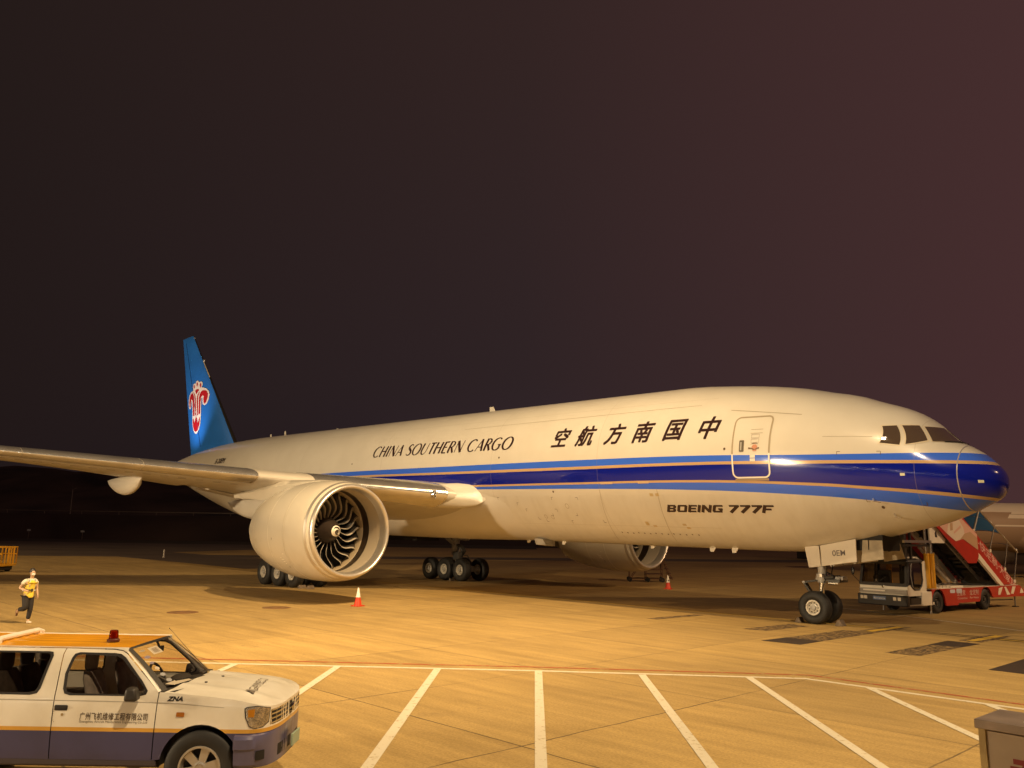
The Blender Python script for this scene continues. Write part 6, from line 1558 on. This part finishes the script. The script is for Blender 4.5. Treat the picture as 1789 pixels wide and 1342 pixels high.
# ================================================================== metal cabinet in the bottom right corner
CB = thing('metal_cabinet', 'brown metal cabinet with flat steel lid and red characters by the parking bays', 'cabinet', (5.11, -18.07, 0), -.03)
STEEL = mat('cabinet_lid_steel', (0.24, 0.19, 0.155), 0.42, metal=.55, var=.25, vscale=3); PAN = mat('cabinet_panel', (0.36, 0.29, 0.22), .5, var=.08); POST = mat('cabinet_post', (0.34, 0.25, 0.10), .45)
b = MB(); b.box((.0, .0, 1.075), (1.30, .74, .085), STEEL); b.build('lid', CB, bevel=.006)
b = MB(); b.ball((-.26, -.16, 1.120), .012, CREAM, 8); b.build('lid_rivet', CB)
b = MB()
for x in (-.60, .60):
    for y in (-.30, .30): b = MB(); b.box((x, y, .515), (.06, .06, 1.03), POST); b.build('corner_post', CB)
b = MB(); b.box((0, -.285, .51), (1.13, .03, 1.0), PAN); b.box((0, .285, .51), (1.13, .03, 1.0), PAN); b.box((-.585, 0, .51), (.03, .53, 1.0), PAN); b.box((.585, 0, .51), (.03, .53, 1.0), PAN); b.build('panel', CB)
b = MB(); v, f = text2d('专用箱', .36, 0, .012); b.add([(-.385+x*.98, -.303, .52+y) for x, y in v], f, mat('cabinet_red_ink', (0.20, 0.010, 0.008), .5)); b.build('cabinet_lettering', CB, fix=False)

# ================================================================== second airplane beyond the stairs
A2 = thing('parked_airliner', 'cream airliner parked far behind the stairs truck at the right edge', 'airplane', (-9.5, 55.4, 0), R(46))
A2W = mat('airliner_cream', (0.74, 0.66, 0.56), .4); A2B = mat('airliner_belly_shade', (0.36, 0.25, 0.17), .5)  # brown lower half: underside shade put into the colour
b = MB(); rg = []
for x, r_, dz in ((-16.5, .15, .3), (-16.2, .8, .25), (-15.3, 1.35, .12), (-13.5, 1.8, .04), (-11, 1.98, 0), (16, 1.98, 0), (22, 1.5, .3), (27, .5, .9)):
    rg.append([Vector((x, r_*math.cos(2*PI*k/40), 4.0+dz+r_*math.sin(2*PI*k/40))) for k in range(40)])
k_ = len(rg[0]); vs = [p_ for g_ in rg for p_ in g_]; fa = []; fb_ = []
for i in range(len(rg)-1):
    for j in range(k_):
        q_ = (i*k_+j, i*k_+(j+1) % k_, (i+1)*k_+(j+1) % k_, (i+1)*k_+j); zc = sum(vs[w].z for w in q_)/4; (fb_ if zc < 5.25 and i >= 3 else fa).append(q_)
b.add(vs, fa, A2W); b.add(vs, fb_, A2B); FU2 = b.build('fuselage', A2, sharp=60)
b = MB()
for z0, x0, h in ((5.02, -7.0, .16), (4.66, -7.4, .32), (4.0, -8.6, .12)):
    y_ = [-math.sqrt(1.98**2-(z-4.0)**2)-.012 for z in (z0, z0+h)]
    b.add([(x0, y_[0], z0), (16, y_[0], z0), (16, y_[1], z0+h), (x0+h*.8, y_[1], z0+h)], [(0, 1, 2, 3)], A2W)
b.build('cheat_line', FU2, fix=False)
b = MB(); rg = []
for x, k in ((-7.5, .05), (-7.0, .6), (-6.0, .9), (6, .9), (9, .1)):
    rg.append([Vector((x, 2.15*k*math.cos(a), 3.1+1.35*k*math.sin(a))) for a in np.linspace(0, 2*PI, 25)[:-1]])
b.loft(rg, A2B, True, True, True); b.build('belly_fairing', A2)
for sg in (-1, 1):
    b = MB(); b.hexa([(-4.5, sg*1.8, 3.0), (3.0, sg*1.8, 2.9), (6.6, sg*16.5, 4.2), (5.2, sg*16.5, 4.25), (-4.3, sg*1.8, 3.5), (3.0, sg*1.8, 3.0), (6.6, sg*16.5, 4.3), (5.2, sg*16.5, 4.38)], A2W); wg = b.build('wing', A2)
    for k, (y0, y1) in enumerate(((2.2, 6.2), (6.4, 11.5))):
        b = MB(); b.hexa([(3.2+.24*(y0-2), sg*y0, 2.55), (4.6+.24*(y0-2), sg*y0, 2.25), (4.6+.24*(y1-2), sg*y1, 2.75), (3.2+.24*(y1-2), sg*y1, 3.05), (3.2+.24*(y0-2), sg*y0, 2.72), (4.6+.24*(y0-2), sg*y0, 2.32), (4.6+.24*(y1-2), sg*y1, 2.82), (3.2+.24*(y1-2), sg*y1, 3.2)], A2W); b.build('flap', wg)
    b = MB(); b.lathe([(2.0, .95), (1.7, 1.1), (0, 1.15), (-1.6, .85)], (-4.6, sg*5.75, 1.75), (-1, 0, 0), A2W, 28); b.lathe([(1.9, .92), (1.0, .88), (.9, .1)], (-4.6, sg*5.75, 1.75), (-1, 0, 0), DARK, 28, False, True); b.build('engine', A2)
    for q in (-.35, .35):
        b = MB(); b.lathe([(-.16, .2), (-.18, .5), (-.1, .58), (.1, .58), (.18, .5), (.16, .2)], (2.0, sg*3.8+q, .58), (0, 1, 0), BLK, 20); b.build('wheel', A2)
    b = MB(); b.cyl((2.0, sg*3.8, .6), (1.9, sg*3.4, 3.0), .14, GEAR, 10); b.build('gear_strut', A2)
for q in (-.25, .25):
    b = MB(); b.lathe([(-.11, .12), (-.11, .38), (.11, .38), (.11, .12)], (-11.2, q, .38), (0, 1, 0), BLK, 18); b.build('wheel', A2)
b = MB(); b.cyl((-11.2, 0, .4), (-11.2, 0, 2.4), .11, GEAR, 10); b.build('gear_strut', A2)
b = MB(); b.add([(-13.4+0, -1.62, 4.35), (-12.9, -1.80, 4.35), (-12.9, -1.80, 4.75), (-13.4, -1.66, 4.75)], [(0, 1, 2, 3)], CABGLASS); b.build('cockpit_window', A2, fix=False)

# ================================================================== low cargo shed and fence behind the stairs
SH = thing('cargo_shed', 'long low cargo shed with dark bays and pale posts far behind the stairs truck', 'building', (-22, 100, 0), R(44))
SHW = mat('shed_wall', (0.30, 0.225, 0.15), .7, var=.15, vscale=.3); SHD = mat('shed_bay_dark', (0.030, 0.024, 0.022), .7); SHP = mat('shed_panel', (0.34, 0.24, 0.17), .6, var=.2, vscale=.4); SHB = mat('shed_blue', (0.06, 0.085, 0.10), .5)
b = MB(); b.box((0, 0, 2.0), (64, 10, 4.0), SHD); b.box((0, -5.3, .55), (64, .5, 1.1), SHW); b.box((0, -5.3, 4.1), (65, 1.4, .35), SHW); b.build('wall', SH)
rs = random.Random(3)
x = -31.0
while x < 31:
    w = rs.uniform(.5, 1.7); k = rs.random()
    if k < .55:
        b = MB(); b.box((x+w/2, -5.12, 1.1+1.35), (w, .16, 2.7), SHP if k < .33 else (SHB if k < .45 else STK2)); b.build('bay_panel', SH)
    x += w+rs.uniform(.3, 1.6)
b = MB()
for k in range(22): b.bar((-31+3*k, -5.7, 0), (-31+3*k, -5.7, 4.0), .16, .16, SHD)
for z in (1.25, 1.65): b.bar((-31.5, -5.75, z), (31.5, -5.75, z), .05, .06, SHW)
b.build('gallery_rail', SH)
# ================================================================== dark embankment beyond the taxiway, on the left
NORM = Vector((-.72, .69, 0)); ALG = Vector((.69, .72, 0)); EC = Vector((-150, 27, 0))
HILL = mat('hillside_scrub', (0.060, 0.042, 0.026), .95, var=.75, vscale=.07)
SLOPE = mat('cut_slope', (0.050, 0.031, 0.022), .95, var=.6, vscale=.045)
def ep(a, d, z): return EC+ALG*a+NORM*d+Vector((0, 0, z))
b = MB(); b.add([ep(-260, -2, .012), ep(75, -2, .012), ep(75, 16, .3), ep(-260, 16, .3)], [(0, 1, 2, 3)], VERGE); tag(b.build('grass_verge', fix=False), kind='structure')
rsn = random.Random(11); b = MB(); rows = []
for d, z, j in ((14, .1, .1), (19, 2.4, .3), (26, 5.3, .12), (33, 5.45, .1), (48, 9, 1.2), (70, 14.5, 2.2), (100, 19, 3), (140, 16, 3)):
    rows.append([ep(-260+a*10, d+rsn.uniform(-1, 1)*j, (z+rsn.uniform(-1, 1)*j*.6)*min(1, max(0.02, (36-a)/8))) for a in range(37)])
b.loft(rows[:3], SLOPE, False); b.loft(rows[2:], HILL, False); tag(b.build('hillside', fix=False, sharp=80), kind='structure')
# guard rail and poles on the embankment road
GRM = mat('guard_rail_metal', (0.16, 0.12, 0.10), .5)
gt = thing('guard_rail', 'long thin guard rail along the dark embankment road', 'guard rail', ep(0, 27.5, 5.25))
b = MB()
b.bar(ALG*-150+Vector((0, 0, .75)), ALG*28+Vector((0, 0, .75)), .06, .16, GRM); b.build('rail', gt)
pst = None
for k in range(23):
    p = ALG*(-150+8*k)
    if pst is None:
        b = MB(); b.box((0, 0, .30), (.12, .12, 1.0), GRM); pst = b.build('post', gt, loc=p)
    else: dup(pst, gt, p)
for i, (a, h, lb) in enumerate(((-49.5, 6.3, 'tall thin dim pole on the embankment at the left edge'), (-25.5, 5.4, 'thin dim pole on the embankment below the wing'))):
    t = thing('street_pole', lb, 'pole', ep(a, 29.5, 5.25), 0, 'thin poles on the embankment')
    b = MB(); b.tube([(0, 0, 0), (0, 0, h), tuple(ALG*.9+Vector((0, 0, h+.35)))], [.10, .07, .05], mat('pole_grey', (0.30, 0.25, 0.22), .5), 8); b.build('shaft', t)
    b = MB(); b.box(ALG*1.2+Vector((0, 0, h+.35)), (.5, .2, .12), DKGREY); b.build('lamp_head', t)
for i, (a, d, h) in enumerate(((-46, 12, 1.6), (-24.0, 12, 1.7), (-13.5, 12, 1.6))):
    t = thing('verge_sign', ['small pale sign post on the verge at the far left', 'small pale sign post on the verge under the wing fairing', 'small pale sign post on the verge left of the near engine'][i], 'sign post', ep(a, d, .2), .75, 'small sign posts on the verge')
    b = MB(); b.box((0, 0, h/2), (.08, .08, h), GRM); b.build('post', t)
    b = MB(); b.box((0, -.05, h), (.75, .04, .35), mat('sign_face', (0.42, 0.42, 0.46), .5)); b.build('sign_plate', t)

# ================================================================== floodlight masts and added fill masts (they light the stand; outside the frame)
MGAL = mat('mast_galvanised', (0.35, 0.34, 0.32), .5, metal=.4); GLOW = mat('lamp_glow', (0.9, 0.8, 0.6), .4, emit=(1.0, .80, .55), estr=45)
def mast(P, aim, label, n=6, arm=(0, 0)):
    t = thing('floodlight_mast', label, 'floodlight mast', (P.x, P.y, 0))
    b = MB(); ax_, ay_ = .6+arm[0], -.3+arm[1]; b.tube([(ax_, ay_, 0), (ax_, ay_, P.z+.3)], [.30, .14], MGAL, 14)
    if arm[0]: b.bar((ax_, ay_, P.z+.42), (.6, -.3, P.z+.42), .25, .35, MGAL); b.bar((ax_, ay_, P.z-2.4), (.6+arm[0]*.4, -.3+arm[1]*.4, P.z+.3), .12, .14, MGAL)
    b.build('pole', t)
    b = MB(); b.box((.6, -.3, P.z+.45), (2.8, 2.8, .12), MGAL); b.build('head_frame', t)
    d = (Vector((*aim, 0))-Vector((P.x, P.y, 0))).normalized(); s = Vector((-d.y, d.x, 0))
    for k in range(n):
        c = Vector((.6, -.3, P.z+.45))+d*1.5+s*(-1.25+2.5*k/(n-1)); dn = (d+Vector((0, 0, -.75))).normalized()
        b = MB(); b.lathe([(-.25, .12), (0, .26), (.06, .27)], c, dn, DKGREY, 16, True); h = b.build('lamp_housing', t)
        b = MB(); b.lathe([(.03, .25), (.031, .01)], c, dn, GLOW, 16); o = b.build('lamp_glass', h, fix=False)
mast(MAST, (-20, 0), 'tall floodlight mast standing by the parking bays, outside the right edge', arm=(9.0, 7.2))
mast(MAST2, (-10, 0), 'tall floodlight mast behind the viewpoint on the right')
mast(FILL_MAST3, (-25, 0), 'unseen fill-light mast added behind the viewpoint on the left')

# ================================================================== terminal behind the viewpoint: lamps and glow strips added for glints on the nose
TB = thing('terminal_building', 'low terminal building with an added glow band, unseen behind the viewpoint', 'building', (14, -66, 0), R(8))
b = MB(); b.box((0, -6, 4.5), (110, 12, 9), SHW); b.box((0, .6, 5.2), (110, 1.4, .3), SHD); b.build('wall', TB)
GLW = mat('glow_strip_emitter', (0.8, 0.75, 0.6), .4, emit=(1.0, .90, .72), estr=9)
for x0, w in ((-30, 16), (-8, 7), (6, 20), (36, 9)):
    b = MB(); b.box((x0+w/2, .06, 3.4), (w, .1, .55), GLW); b.build('glow_strip', TB)
GLL = mat('wall_lamp_glow', (0.9, 0.85, 0.75), .4, emit=(1.0, .93, .80), estr=110)
for x in (-46, -34, -21, -12.5, -11, -3, 4.5, 9, 10.6, 18, 27, 33, 46):
    b = MB(); b.box((x, .35, 6.4+.5*math.sin(x)), (.34, .3, .26), GLL); b.build('wall_lamp', TB)
mast(FILL_MAST4, (-14, 56), 'unseen fill-light mast added beside the far stand, outside the right edge')
mast(FILL_MAST5, (-84, 12), 'unseen fill-light mast added far to the left, outside the left edge')
